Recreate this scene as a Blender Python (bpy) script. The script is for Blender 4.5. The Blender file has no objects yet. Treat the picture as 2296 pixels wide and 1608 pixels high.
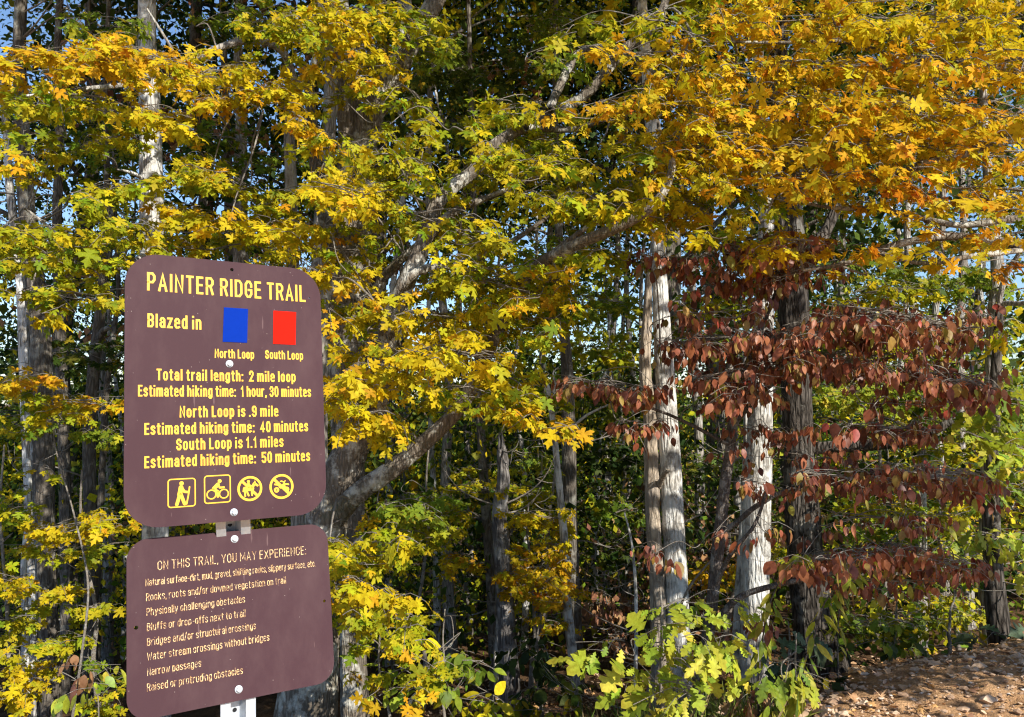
import bpy, bmesh, math, random
import numpy as np
from mathutils import Vector, Matrix, Euler

# ------------------------------------------------------------------ camera, sky, sun, exposure
SC = bpy.context.scene
R = math.radians
F = 2296 * 28 / 36.0                      # focal length in the 2296 px units used for sizes below
PITCH = math.atan(86 / F)
EYE = np.array([0.0, 0.0, 1.65])
cd = bpy.data.cameras.new('camera'); cam = bpy.data.objects.new('camera', cd)
SC.collection.objects.link(cam); SC.camera = cam
cd.lens = 28; cd.sensor_width = 36; cd.clip_start = 0.05; cd.clip_end = 2000
cam.location = EYE; cam.rotation_euler = (math.pi / 2 + PITCH, 0, 0)

SUN = np.array([0.50, -0.62, 0.56]); SUN /= np.linalg.norm(SUN)
W_ = bpy.data.worlds.new('World'); SC.world = W_; W_.use_nodes = True
nt = W_.node_tree; bg = nt.nodes['Background']
sky = nt.nodes.new('ShaderNodeTexSky'); sky.sky_type = 'NISHITA'; sky.sun_disc = False
sky.sun_elevation = math.asin(SUN[2]); sky.sun_rotation = math.atan2(SUN[0], SUN[1])
sky.air_density = 1.0; sky.dust_density = 0.3; sky.ozone_density = 4.5
nt.links.new(sky.outputs[0], bg.inputs[0]); bg.inputs[1].default_value = 0.12
sd = bpy.data.lights.new('sun', 'SUN'); sd.energy = 5.0; sd.angle = R(0.5); sd.color = (1.0, 0.94, 0.84)
so = bpy.data.objects.new('sun', sd); SC.collection.objects.link(so)
so.rotation_euler = Vector(SUN).to_track_quat('Z', 'Y').to_euler(); so.location = (8, -10, 12)
SC.view_settings.view_transform = 'Standard'; SC.view_settings.look = 'None'
SC.view_settings.exposure = 0.62; SC.view_settings.gamma = 1.0
SC.cycles.adaptive_threshold = 0.02; SC.cycles.max_bounces = 5; SC.cycles.diffuse_bounces = 2; SC.cycles.transmission_bounces = 3; SC.cycles.glossy_bounces = 2; SC.cycles.filter_width = 1.2

# ------------------------------------------------------------------ helpers
FW = np.array([0, math.cos(PITCH), math.sin(PITCH)]); UPV = np.array([0, -math.sin(PITCH), math.cos(PITCH)])
def at(u, v, D):
    """point of the place seen at photo position (u, v) that lies D metres out"""
    d = np.array([1.0, 0, 0]) * ((u - 1148) / F) + UPV * ((804 - v) / F) + FW
    return EYE + d * (D / d[1])
def sstep(a, b, x):
    t = np.clip((x - a) / (b - a), 0, 1); return t * t * (3 - 2 * t)
def bank(x, y): return (x - .95) * -.45 + (y - 4.1) * .893
def gz(x, y):
    x = np.asarray(x, float); y = np.asarray(y, float)
    s = bank(x, y)
    z = -1.35 * sstep(-.35, 3.0, s) - .14 * np.clip(s - 3.2, 0, 22)
    z = z + .05 * np.sin(x * 2.1 + 1.3 * np.sin(y * 1.7)) * np.sin(y * 2.6 + x) * sstep(2, 5, y)
    z = z + .03 * np.exp(-((x - 3.3) ** 2 / 2.2 + (y - 5.3) ** 2 / .5))
    return z
def norm(a): return a / np.maximum(np.linalg.norm(a, axis=-1, keepdims=True), 1e-9)
def spline(P, Rr, sub=5):
    P = np.asarray(P, float); Rr = np.asarray(Rr, float); n = len(P)
    if n < 3: sub = max(sub, 3)
    out, ro = [], []
    for i in range(n - 1):
        p0 = P[max(i - 1, 0)]; p1 = P[i]; p2 = P[i + 1]; p3 = P[min(i + 2, n - 1)]
        for k in range(sub):
            t = k / sub
            out.append(.5 * ((2 * p1) + (-p0 + p2) * t + (2 * p0 - 5 * p1 + 4 * p2 - p3) * t * t + (-p0 + 3 * p1 - 3 * p2 + p3) * t ** 3))
            ro.append(Rr[i] * (1 - t) + Rr[i + 1] * t)
    out.append(P[-1]); ro.append(Rr[-1])
    return np.array(out), np.array(ro)

class MB:
    """collects tubes, leaves and faces; build() links them as ONE mesh object"""
    def __init__(s): s.v = []; s.f = []; s.m = []; s.c = []; s.n = 0; s.sm = []
    def add(s, V, Fs, mat=0, col=None, smooth=True):
        V = np.asarray(V, float).reshape(-1, 3); Fs = np.asarray(Fs, int)
        s.v.append(V); s.f.append(Fs + s.n); s.m.append((len(Fs), mat, smooth))
        c = np.ones((len(V), 4)); 
        if col is not None: c[:, :3] = col
        s.c.append(c); s.n += len(V)
    def tube(s, P, Rr, sides=8, mat=0, sub=5, rough=0.0, rng=None, col=None, cap=True, flare=0):
        P, Rr = spline(P, Rr, sub)
        n = len(P); T = norm(np.gradient(P, axis=0))
        ref = np.array([0.31, 0.95, 0.05]) if abs(T[0][1]) < .9 else np.array([1.0, 0, 0])
        a = np.cross(T[0], ref); a /= np.linalg.norm(a); A = []
        for t in T:
            a = a - t * np.dot(a, t); a /= np.linalg.norm(a) + 1e-9; A.append(a)
        A = np.array(A); B = np.cross(T, A)
        th = np.linspace(0, 2 * np.pi, sides, endpoint=False)
        rad = np.repeat(Rr[:, None], sides, 1)
        if rough and rng is not None:
            k = rng.normal(0, 1, (n, sides)); k = (k + np.roll(k, 1, 1) + np.roll(k, -1, 1)) / 3
            lon = rng.normal(0, 1, sides); 
            rad = rad * (1 + rough * (k * .7 + lon * .8))
        V = P[:, None, :] + rad[..., None] * (np.cos(th)[None, :, None] * A[:, None, :] + np.sin(th)[None, :, None] * B[:, None, :])
        i = np.arange(n - 1)[:, None] * sides; j = np.arange(sides)[None, :]; j2 = (j + 1) % sides
        Q = np.stack([i + j, i + j2, i + sides + j2, i + sides + j], -1).reshape(-1, 4)
        s.add(V.reshape(-1, 3), Q, mat, col)
        if cap:
            c = np.vstack([V[-1], P[-1] + T[-1] * Rr[-1] * .5]); k = np.arange(sides)
            s.add(c, np.stack([k, (k + 1) % sides, np.full(sides, sides)], -1), mat, col)
        return P, Rr
    def build(s, name, mats, parent=None, origin=(0, 0, 0)):
        me = bpy.data.meshes.new(name); o = np.asarray(origin, float)
        V = np.vstack(s.v) - o
        me.vertices.add(len(V)); me.vertices.foreach_set('co', V.ravel().astype(np.float32))
        loops = np.concatenate([f.ravel() for f in s.f]); sizes = np.concatenate([np.full(len(f), f.shape[1]) for f in s.f])
        me.loops.add(len(loops)); me.loops.foreach_set('vertex_index', loops.astype(np.int32))
        me.polygons.add(len(sizes)); st = np.concatenate([[0], np.cumsum(sizes)[:-1]])
        me.polygons.foreach_set('loop_start', st.astype(np.int32))
        me.polygons.foreach_set('material_index', np.concatenate([np.full(a, b) for a, b, _ in s.m]).astype(np.int32))
        me.polygons.foreach_set('use_smooth', np.concatenate([np.full(a, c) for a, _, c in s.m]).astype(bool))
        at_ = me.color_attributes.new('Col', 'FLOAT_COLOR', 'POINT')
        at_.data.foreach_set('color', np.vstack(s.c).ravel().astype(np.float32))
        for m in (mats if isinstance(mats, (list, tuple)) else [mats]): me.materials.append(m)
        me.update(calc_edges=True); me.validate()
        ob = bpy.data.objects.new(name, me); SC.collection.objects.link(ob)
        if parent is not None: ob.parent = parent
        else: ob.location = o
        return ob

def tag(o, label=None, cat=None, group=None, kind=None):
    for k, v in (('label', label), ('category', cat), ('group', group), ('kind', kind)):
        if v: o[k] = v
    return o
def empty(name, loc, label, cat, group=None):
    o = bpy.data.objects.new(name, None); SC.collection.objects.link(o); o.location = loc
    o.empty_display_size = .2
    return tag(o, label, cat, group)

# ------------------------------------------------------------------ materials
def mat(name):
    m = bpy.data.materials.new(name); m.use_nodes = True
    n = m.node_tree.nodes; n.clear(); out = n.new('ShaderNodeOutputMaterial')
    return m, n, m.node_tree.links, out
def ramp(n, stops):
    r = n.new('ShaderNodeValToRGB'); e = r.color_ramp.elements
    while len(e) < len(stops): e.new(.5)
    for k, (p, c) in enumerate(stops):
        e[k].position = p; e[k].color = (*c, 1) if len(c) == 3 else c
    return r
def mixc(n, l, fac, a, b, mode='MIX'):
    x = n.new('ShaderNodeMix'); x.data_type = 'RGBA'; x.blend_type = mode
    for sock, val in ((x.inputs[0], fac), (x.inputs[6], a), (x.inputs[7], b)):
        if isinstance(val, (int, float)): sock.default_value = val
        elif isinstance(val, tuple): sock.default_value = (*val, 1)
        else: l.new(val, sock)
    return x.outputs[2]
def noise(n, l, vec, scale, detail=4, rough=.6):
    x = n.new('ShaderNodeTexNoise'); x.inputs['Scale'].default_value = scale
    x.inputs['Detail'].default_value = detail; x.inputs['Roughness'].default_value = rough
    if vec is not None: l.new(vec, x.inputs['Vector'])
    return x.outputs['Fac']
def leaf_mat(name, trans=.35, rough=.5, spec=.35):
    m, n, l, out = mat(name)
    at_ = n.new('ShaderNodeAttribute'); at_.attribute_name = 'Col'
    tc = n.new('ShaderNodeTexCoord')
    k = noise(n, l, tc.outputs['Object'], 45, 3)
    r = ramp(n, [(.3, (.72, .66, .6)), (.62, (1.06, 1.06, 1.1))]); l.new(k, r.inputs[0])
    c = mixc(n, l, 1.0, at_.outputs['Color'], r.outputs[0], 'MULTIPLY')
    p = n.new('ShaderNodeBsdfPrincipled'); l.new(c, p.inputs['Base Color'])
    p.inputs['Roughness'].default_value = rough; p.inputs['Specular IOR Level'].default_value = spec
    t = n.new('ShaderNodeBsdfTranslucent'); l.new(c, t.inputs['Color'])
    mx = n.new('ShaderNodeMixShader'); mx.inputs[0].default_value = trans
    l.new(p.outputs[0], mx.inputs[1]); l.new(t.outputs[0], mx.inputs[2]); l.new(mx.outputs[0], out.inputs[0])
    return m
def bark_mat(name, base, dark, lichen=(.55, .57, .5), lich=.5, s=1.0, fissure=.6, moss=0.0):
    m, n, l, out = mat(name)
    tc = n.new('ShaderNodeTexCoord'); mp = n.new('ShaderNodeMapping'); mp.inputs['Scale'].default_value = (1, 1, .2)
    l.new(tc.outputs['Object'], mp.inputs[0]); st = mp.outputs[0]
    d = noise(n, l, st, 14 * s, 3)
    ad = n.new('ShaderNodeVectorMath'); ad.operation = 'ADD'; l.new(st, ad.inputs[0])
    sc = n.new('ShaderNodeVectorMath'); sc.operation = 'SCALE'; sc.inputs['Scale'].default_value = .05 / s
    cx = n.new('ShaderNodeCombineXYZ'); l.new(d, cx.inputs[0]); l.new(d, cx.inputs[1]); l.new(cx.outputs[0], sc.inputs[0]); l.new(sc.outputs[0], ad.inputs[1])
    v = n.new('ShaderNodeTexVoronoi'); v.feature = 'DISTANCE_TO_EDGE'; v.inputs['Scale'].default_value = 42 * s; l.new(ad.outputs[0], v.inputs['Vector'])
    vr = ramp(n, [(0, (0, 0, 0)), (.28, (1, 1, 1))]); l.new(v.outputs['Distance'], vr.inputs[0])
    fine = noise(n, l, st, 90 * s, 6, .7)
    c1 = mixc(n, l, fine, tuple(x * .62 for x in base), tuple(min(1, x * 1.3) for x in base))
    c2 = mixc(n, l, vr.outputs[0], tuple(dark[i] * fissure + base[i] * (1 - fissure) for i in range(3)), c1)
    ln = noise(n, l, tc.outputs['Object'], 6.5 * s, 7, .65)
    lr = ramp(n, [(.62 - .3 * lich, (0, 0, 0)), (.72 - .3 * lich, (1, 1, 1))]); l.new(ln, lr.inputs[0])
    c3 = mixc(n, l, lr.outputs[0], c2, mixc(n, l, fine, tuple(x * .7 for x in lichen), lichen))
    dn = noise(n, l, mp.outputs[0], 5 * s, 5); dr = ramp(n, [(.56, (0, 0, 0)), (.72, (.7, .7, .7))]); l.new(dn, dr.inputs[0])
    c4 = mixc(n, l, dr.outputs[0], c3, dark)
    if moss:
        mn = noise(n, l, tc.outputs['Object'], 3, 6); mr = ramp(n, [(.55, (0, 0, 0)), (.68, (moss, moss, moss))]); l.new(mn, mr.inputs[0])
        c4 = mixc(n, l, mr.outputs[0], c4, (.09, .11, .03))
    p = n.new('ShaderNodeBsdfPrincipled'); l.new(c4, p.inputs['Base Color'])
    p.inputs['Roughness'].default_value = .9; p.inputs['Specular IOR Level'].default_value = .15
    hm = n.new('ShaderNodeMath'); hm.operation = 'MULTIPLY_ADD'; l.new(vr.outputs[0], hm.inputs[0]); hm.inputs[1].default_value = fissure; l.new(fine, hm.inputs[2])
    b = n.new('ShaderNodeBump'); b.inputs['Strength'].default_value = .8; b.inputs['Distance'].default_value = .025
    l.new(hm.outputs[0], b.inputs['Height']); l.new(b.outputs[0], p.inputs['Normal'])
    l.new(p.outputs[0], out.inputs[0])
    return m
def paint_mat(name, col, rough=.45, var=.1, scale=200, spec=.4, wear=None, specks=False):
    m, n, l, out = mat(name)
    tc = n.new('ShaderNodeTexCoord')
    k = noise(n, l, tc.outputs['Object'], scale, 4)
    c = mixc(n, l, k, tuple(x * (1 - var) for x in col), tuple(min(1, x * (1 + var)) for x in col))
    if wear:
        wc, lo, hi, ws, mscale = wear
        mp = n.new('ShaderNodeMapping'); mp.inputs['Scale'].default_value = mscale; l.new(tc.outputs['Object'], mp.inputs[0])
        w = noise(n, l, mp.outputs[0], ws, 5, .7); r = ramp(n, [(lo, (0, 0, 0)), (hi, (1, 1, 1))]); l.new(w, r.inputs[0])
        c = mixc(n, l, r.outputs[0], c, wc)
    if specks:
        v = n.new('ShaderNodeTexVoronoi'); v.inputs['Scale'].default_value = 55; l.new(tc.outputs['Object'], v.inputs['Vector'])
        r = ramp(n, [(.035, (1, 1, 1)), (.055, (0, 0, 0))]); l.new(v.outputs['Distance'], r.inputs[0]); c = mixc(n, l, r.outputs[0], c, (.30, .24, .22))
        mp = n.new('ShaderNodeMapping'); mp.inputs['Scale'].default_value = (1, 1, .12); mp.inputs['Rotation'].default_value = (0, .3, 0); l.new(tc.outputs['Object'], mp.inputs[0])
        w = noise(n, l, mp.outputs[0], 70, 3); r = ramp(n, [(.70, (0, 0, 0)), (.73, (.6, .6, .6))]); l.new(w, r.inputs[0]); c = mixc(n, l, r.outputs[0], c, (.16, .10, .10))
    p = n.new('ShaderNodeBsdfPrincipled'); l.new(c, p.inputs['Base Color'])
    p.inputs['Roughness'].default_value = rough; p.inputs['Specular IOR Level'].default_value = spec
    l.new(p.outputs[0], out.inputs[0]); return m
def metal_mat(name):
    m, n, l, out = mat(name); tc = n.new('ShaderNodeTexCoord')
    v = n.new('ShaderNodeTexVoronoi'); v.inputs['Scale'].default_value = 90; l.new(tc.outputs['Object'], v.inputs['Vector'])
    k = noise(n, l, tc.outputs['Object'], 35, 5)
    c = mixc(n, l, v.outputs['Distance'], (.42, .49, .57), (.28, .34, .41)); c = mixc(n, l, k, c, (.7, .72, .74))
    p = n.new('ShaderNodeBsdfPrincipled'); l.new(c, p.inputs['Base Color']); p.inputs['Metallic'].default_value = .55
    p.inputs['Roughness'].default_value = .5; l.new(p.outputs[0], out.inputs[0]); return m

M = {}
M['maple'] = leaf_mat('maple_leaf', .44, .55, .12)
M['dogwood'] = leaf_mat('dogwood_leaf', .22, .45, .3)
M['oakleaf'] = leaf_mat('oak_leaf', .35, .5, .2)
M['far'] = leaf_mat('far_leaf', .22, .6, .1)
M['dead'] = leaf_mat('dead_leaf', .12, .7, .2)
M['grass'] = leaf_mat('grass_blade', .3, .6, .2)
M['b_maple'] = bark_mat('maple_bark', (.25, .21, .165), (.045, .037, .028), (.66, .64, .56), .42, 1.0, .6, .3)
M['b_pale'] = bark_mat('pale_bark', (.62, .59, .53), (.08, .066, .052), (.86, .85, .80), .55, .65, .75)
M['b_grey'] = bark_mat('grey_bark', (.46, .42, .37), (.09, .075, .06), (.55, .54, .49), .35, .7, .7)
M['b_oak'] = bark_mat('oak_bark', (.13, .112, .096), (.022, .018, .014), (.26, .25, .22), .2, .55, .95)
M['b_dead'] = bark_mat('bare_dead_wood', (.56, .47, .36), (.13, .09, .06), (.40, .34, .28), .4, .6, .6)
M['b_snag'] = bark_mat('snag_bark', (.27, .25, .235), (.05, .042, .038), (.48, .46, .43), .35, .6, .8)
M['b_dark'] = bark_mat('dark_bark', (.20, .175, .145), (.05, .04, .03), (.36, .35, .3), .3, .6, .7)  # dark grey-brown bark
M['b_twig'] = bark_mat('twig_bark', (.34, .30, .25), (.12, .09, .07), (.5, .48, .43), .3, 3.0, .3)
M['b_dogw'] = bark_mat('dogwood_bark', (.20, .17, .15), (.05, .04, .035), (.4, .38, .35), .3, 2.0, .6)

# ------------------------------------------------------------------ leaves
def mk(half, cy):
    half = np.array(half, float); left = half[1:-1][::-1] * [-1, 1]
    B = np.vstack([half, left]); n = len(B); V = np.vstack([B, [0, cy]])
    k = np.arange(n); return V, np.stack([k, (k + 1) % n, np.full(n, n)], -1)
T_MAPLE = mk([(0, 0), (.15, -.08), (.37, -.01), (.29, .09), (.15, .17), (.38, .23), (.54, .26), (.66, .46), (.46, .47), (.42, .58), (.26, .48), (.12, .46), (.17, .62), (.29, .76), (.12, .79), (0, 1.04)], .32)
T_MAPLE2 = mk([(0, 0), (.36, -.02), (.2, .16), (.6, .42), (.16, .48), (.24, .74), (0, 1)], .32)
T_OAK = mk([(0, 0), (.05, .08), (.15, .17), (.23, .24), (.13, .29), (.11, .34), (.28, .41), (.35, .50), (.19, .53), (.15, .58), (.31, .66), (.30, .78), (.17, .77), (.17, .88), (0, 1)], .5)
T_OVAL = mk([(0, 0), (.15, .1), (.27, .3), (.28, .48), (.2, .72), (.08, .9), (0, 1)], .46)
T_SLIM = mk([(0, 0), (.1, .15), (.15, .4), (.1, .75), (0, 1)], .45)
T_FAR = (np.array([(0, 0), (.33, .42), (0, 1), (-.33, .42)], float), np.array([(0, 1, 2), (0, 2, 3)]))

def leaves(mb, tpl, pos, tip, nor, size, col, edge=None, curl=.35, fold=.15, mat_i=0, rng=None):
    n = len(pos)
    if n == 0: return
    V2, Fs = tpl; k = len(V2)
    t = norm(tip); nn = norm(nor - t * (nor * t).sum(1, keepdims=True)); b = np.cross(t, nn)
    c = curl * (rng.random(n) * 1.4 - .2) if rng is not None else np.full(n, curl)
    x = V2[:, 0]; y = V2[:, 1]
    asym = rng.normal(.95, .2, (n, 1)).clip(.45, 1.3) if rng is not None else 1
    z = -c[:, None] * (x ** 2 + (y - .35) ** 2)[None, :] + fold * np.abs(x)[None, :] * (rng.normal(.4, .8, (n, 1)) if rng is not None else 1)
    P = pos[:, None, :] + size[:, None, None] * (x[None, :, None] * asym[..., None] * b[:, None, :] + y[None, :, None] * t[:, None, :] + z[..., None] * nn[:, None, :])
    C = np.repeat(col[:, None, :], k, 1)
    if edge is not None:
        r = np.sqrt(x ** 2 + (y - .35) ** 2) / .65; r = np.clip(r, 0, 1)[None, :, None] ** 1.5
        amt = (rng.random((n, 1, 1)) ** 2) * .6
        C = C * (1 - r * amt) + edge[:, None, :] * r * amt
    Fa = (Fs[None] + (np.arange(n) * k)[:, None, None]).reshape(-1, 3)
    mb.add(P.reshape(-1, 3), Fa, mat_i, C.reshape(-1, 3))

PAL = {   # base colours with weights; the last colour is the rim tint
 'Y':  ([((.66, .50, .012), 5), ((.57, .48, .014), 5), ((.43, .42, .016), 2), ((.66, .36, .015), .8)], (.62, .31, .015)),
 'YO': ([((.68, .44, .014), 4), ((.68, .36, .015), 1.8), ((.62, .50, .016), 4), ((.57, .22, .015), .3), ((.42, .42, .016), 1.4)], (.62, .24, .015)),
 'O':  ([((.70, .43, .018), 4), ((.69, .33, .015), 1.8), ((.66, .50, .02), 6), ((.54, .18, .015), .3), ((.46, .43, .02), 2.6)], (.60, .21, .015)),
 'DO': ([((.62, .25, .015), 4), ((.58, .18, .012), 2), ((.64, .38, .018), 3)], (.45, .12, .01)),
 'YG': ([((.46, .43, .015), 4), ((.32, .37, .015), 3.4), ((.60, .48, .014), 2.2), ((.16, .25, .014), 1.8)], (.54, .35, .02)),
 'G':  ([((.20, .28, .022), 4), ((.12, .20, .018), 4), ((.36, .35, .02), 2)], (.36, .31, .02)),
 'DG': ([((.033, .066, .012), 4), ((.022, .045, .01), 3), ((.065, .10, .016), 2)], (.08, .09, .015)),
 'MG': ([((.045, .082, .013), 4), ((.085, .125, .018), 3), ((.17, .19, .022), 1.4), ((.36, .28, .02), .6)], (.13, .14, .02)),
 'R':  ([((.26, .082, .040), 4), ((.34, .130, .058), 4), ((.14, .046, .027), 2.6), ((.28, .19, .045), 2), ((.36, .35, .055), .5), ((.36, .065, .04), .3)], (.17, .065, .03)),
 'OK': ([((.40, .46, .035), 4), ((.29, .39, .03), 4), ((.56, .52, .06), 2.2), ((.20, .31, .03), 1.6)], (.52, .36, .05)),
 'BG': ([((.12, .20, .10), 4), ((.09, .15, .08), 3), ((.2, .26, .1), 1)], (.2, .22, .1)),
 'BR': ([((.30, .16, .08), 4), ((.40, .24, .11), 3), ((.22, .10, .06), 2)], (.24, .12, .06)),
}
def pick(pal, n, rng):
    cs, e = PAL[pal]; w = np.array([x[1] for x in cs], float); A = np.array([x[0] for x in cs])
    c = A[rng.choice(len(cs), n, p=w / w.sum())] * rng.normal(1, .12, (n, 1)).clip(.65, 1.35)
    return np.clip(c * rng.normal(1, .05, (n, 3)), .005, .8), np.tile(np.array(e), (n, 1))

UPZ = np.array([0, 0, 1.0])
def shoots(mb, C, tpl, pal, size, rng, per=8, droop=.75, face=.7, ln=.26, hang=False, twig_mat=1, az=None, dark_twig=False):
    """leafy shoots starting at the points C: a thin twig each with leaves in pairs along it"""
    n = len(C)
    if n == 0: return
    a = rng.random(n) * 2 * np.pi if az is None else az
    dirs = np.stack([np.cos(a), np.sin(a) * .8, rng.normal(-.12, .25, n)], 1); dirs = norm(dirs)
    L = ln * rng.uniform(.6, 1.4, n)
    for i in range(n):
        p1 = C[i] + dirs[i] * L[i] * .5 + UPZ * .02; p2 = C[i] + dirs[i] * L[i] - UPZ * .02
        mb.tube([C[i], p1, p2], [.0030, .0022, .0012], 3, twig_mat, 2, cap=False, col=(.3, .25, .2))
    k = np.repeat(np.arange(n), per); m = len(k); j = np.tile(np.arange(per), n)
    t = ((j // 2 * 2 + rng.random(m)) / per)
    side = np.where(j % 2 == 0, 1, -1)[:, None] * norm(np.cross(dirs[k], UPZ))
    pet = rng.uniform(.2, .6, m)[:, None] * size
    out = norm(side * rng.uniform(.3, 1, (m, 1)) + dirs[k] * rng.uniform(.2, 1, (m, 1)) + rng.normal(0, .25, (m, 3)))
    pos = C[k] + dirs[k] * (L[k] * t)[:, None] + out * pet - UPZ * rng.uniform(0, .03, (m, 1))
    if hang:
        tip = out * .35 + rng.normal(0, .18, (m, 3)) - UPZ * rng.uniform(.7, 1.5, (m, 1))
        nor = SUN * .5 + rng.normal(0, .75, (m, 3)) + out * .5
    else:
        tip = out - UPZ * (droop * rng.uniform(.2, 2.0, (m, 1))) + rng.normal(0, .15, (m, 3))
        nor = UPZ * .55 + SUN * face * rng.uniform(.3, 1.5, (m, 1)) + rng.normal(0, .38, (m, 3))
    c, e = pick(pal, m, rng)
    s = size * np.exp(rng.normal(-.06, .30, m)).clip(.4, 1.7)
    leaves(mb, tpl, pos, tip, nor, s, c, e, rng=rng, curl=.45, fold=.2)

def tree(name, label, cat, trunk, bark, limbs=(), pads=(), top=None, leafmat='maple', tpl=T_MAPLE, leaf=.115, hang=False,
         group=None, seed=1, sides=14, rough=.05, jag=False, side_twigs=0, branch_r=.010, face=.7, ground=True, per=8, covk=1.0, shade_lobes=()):
    rng = np.random.default_rng(seed)
    P = [at(u, v, D) for u, v, D, w in trunk]; Rr = [w * .5 * D / F for u, v, D, w in trunk]
    if ground:
        b = P[0]; d = (P[0] - P[1]); d = d / max(abs(d[2]), .1)
        z0 = float(gz(b[0], b[1]))
        if b[2] > z0 + .05:
            h = b[2] - z0; q = b + np.array([d[0], d[1] * .3, 0]) * min(h, .8) * .6; q[2] = float(gz(q[0], q[1])) - .05
            q2 = q * .7 + b * .3
            P = [q, q2] + P; Rr = [Rr[0] * 1.5, Rr[0] * 1.12] + Rr
        else:
            P = [b - UPZ * .25] + P; Rr = [Rr[0] * 1.2] + Rr
    if top:                                      # trunk goes on above the picture and thins out
        e = P[-1]; d = norm(P[-1] - P[-2]); 
        for f_ in (.35, .7, 1.0):
            q = e + np.array([d[0] * .4, d[1] * .4, 1]) * (top[0] - e[2]) * f_ + rng.normal(0, .12, 3)
            P.append(q); Rr.append(Rr[-1] * (.62 if f_ < 1 else .25))
    base = np.array(P[0]) * 1.0; base[2] = float(gz(base[0], base[1]))
    root = empty(name, base, label, cat, group)
    mb = MB(); Pt, Rt = mb.tube(P, Rr, sides, 0, 6, rough, rng)
    if jag:
        for k in range(6):
            a = k * 1.05 + rng.random(); r = Rt[-1]; o = Pt[-1] + np.array([math.cos(a), math.sin(a), 0]) * r * .6
            mb.tube([o - UPZ * .12, o, o + UPZ * rng.uniform(.05, .2)], [r * .42, r * .36, .002], 5, 0, 2)
    mb.build('trunk', M[bark], root, base)
    pts = [Pt]; rad = [Rt]
    for lb in limbs:
        Pl = [at(u, v, D) for u, v, D, w in lb]; Rl = [w * .5 * D / F for u, v, D, w in lb]
        m2 = MB(); a, r = m2.tube(Pl, Rl, 10, 0, 6, rough, rng)
        m2.build('limb', M[bark], root, base); pts.append(a); rad.append(r)
    allp = np.vstack(pts)
    cr = MB()
    for pd in pads:
        u0, v0, u1, v1, th, D, cov, pal = pd[:8]; dD = pd[8] if len(pd) > 8 else .45
        lpx = leaf * F / D; area = max(math.hypot(u1 - u0, v1 - v0) + th, 40) * 2 * th
        n = max(2, int(covk * cov * area / (lpx * lpx * .36) / per))
        A = at(u0, v0, D + rng.normal(0, .15)); B = at(u1, v1, D + rng.normal(0, .25))
        # spine of the spray, tied to the nearest wood
        dA = np.linalg.norm(allp - A, axis=1); dB = np.linalg.norm(allp - B, axis=1)
        if dB.min() < dA.min(): A, B = B, A; dA = dB
        if dA.min() < 6:
            q = allp[dA.argmin()]; mid = q * .5 + A * .5 + UPZ * .12 * dA.min() + rng.normal(0, .05, 3)
            r0 = branch_r * min(1.4, .6 + .3 * dA.min())
            cr.tube([q, mid, A, (A + B) / 2 + UPZ * .04 + rng.normal(0, .05, 3), B], [r0, r0 * .8, r0 * .6, r0 * .4, .002], 5, 1, 5, .04, rng)
        t = rng.random(n); o = rng.normal(0, .42, n).clip(-1, 1) * th
        U = u0 + (u1 - u0) * t + rng.normal(0, 12, n); Vv = v0 + (v1 - v0) * t + o
        Dd = D + rng.normal(0, dD, n).clip(-2 * dD, 2 * dD)
        C = np.array([at(U[i], Vv[i], Dd[i]) for i in range(n)])
        shoots(cr, C, tpl, pal, leaf, rng, per=per, hang=hang, ln=max(.13, leaf * 2.1), face=face)
        for i in range(int(n * .35)):            # fine side twigs off the spine
            s0 = A + (B - A) * rng.random(); q = C[rng.integers(n)]
            if np.linalg.norm(q - s0) < 1.0:
                cr.tube([s0, (s0 + q) / 2 + rng.normal(0, .03, 3), q], [.004, .003, .002], 4, 1, 3)
    for k in range(side_twigs):                  # bare side branches on the stem
        i = rng.integers(len(Pt) // 6, len(Pt)); q = Pt[i]; a = rng.random() * 6.28; L = rng.uniform(.25, .9)
        d = np.array([math.cos(a), math.sin(a) * .6, rng.uniform(-.3, .7)]); r0 = min(.012, Rt[i] * .3)
        e = q + d * L + np.array([0, 0, .1])
        cr.tube([q, q + d * L * .4 + rng.normal(0, .04, 3), q + d * L * .7 + rng.normal(0, .05, 3), e], [r0, r0 * .7, r0 * .45, .0015], 5, 1, 3)
        for s in range(3):
            p0 = q + d * L * rng.uniform(.4, .9); dd = norm(d + rng.normal(0, .7, 3))
            cr.tube([p0, p0 + dd * L * .2, p0 + dd * L * .4 + UPZ * .04], [r0 * .4, r0 * .3, .001], 4, 1, 2)
    if top and len(top) > 1:                     # the part of the crown above the picture
        _, rr, n, pal = top[:4]; z0 = top[4] if len(top) > 4 else top[0] * .55
        ctr = np.array(P[-1]) * 1.0; ctr[2] = (z0 + top[0]) / 2; n = int(n)
        off = top[5] if len(top) > 5 else (0, 0)
        ctr[0] += off[0]; ctr[1] += off[1]
        k = rng.normal(0, 1, (n // 30 + 1, 3)); k = norm(k) * (rng.random((len(k), 1)) ** .4)
        cl = ctr + k * np.array([rr, rr, (top[0] - z0) / 2])
        i = rng.integers(0, len(cl), n); pos = cl[i] + rng.normal(0, 1, (n, 3)) * np.array([.45, .45, .2]) * (.4 + rr * .15)
        tip = rng.normal(0, 1, (n, 3)) - UPZ * .5; nor = UPZ + rng.normal(0, .6, (n, 3)) + SUN * .5
        c, e = pick(pal, n, rng)
        leaves(cr, T_MAPLE2 if tpl is T_MAPLE else T_FAR, pos, tip, nor, max(leaf * 1.25, .15) * np.exp(rng.normal(0, .2, n)), c, e, rng=rng)
        for c_ in cl[::3]:
            q = Pt[np.abs(Pt[:, 2] - (c_[2] - .8)).argmin()]
            cr.tube([q, (q + c_) / 2 + UPZ * .2, c_], [.02, .012, .004], 5, 1, 3)
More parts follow.
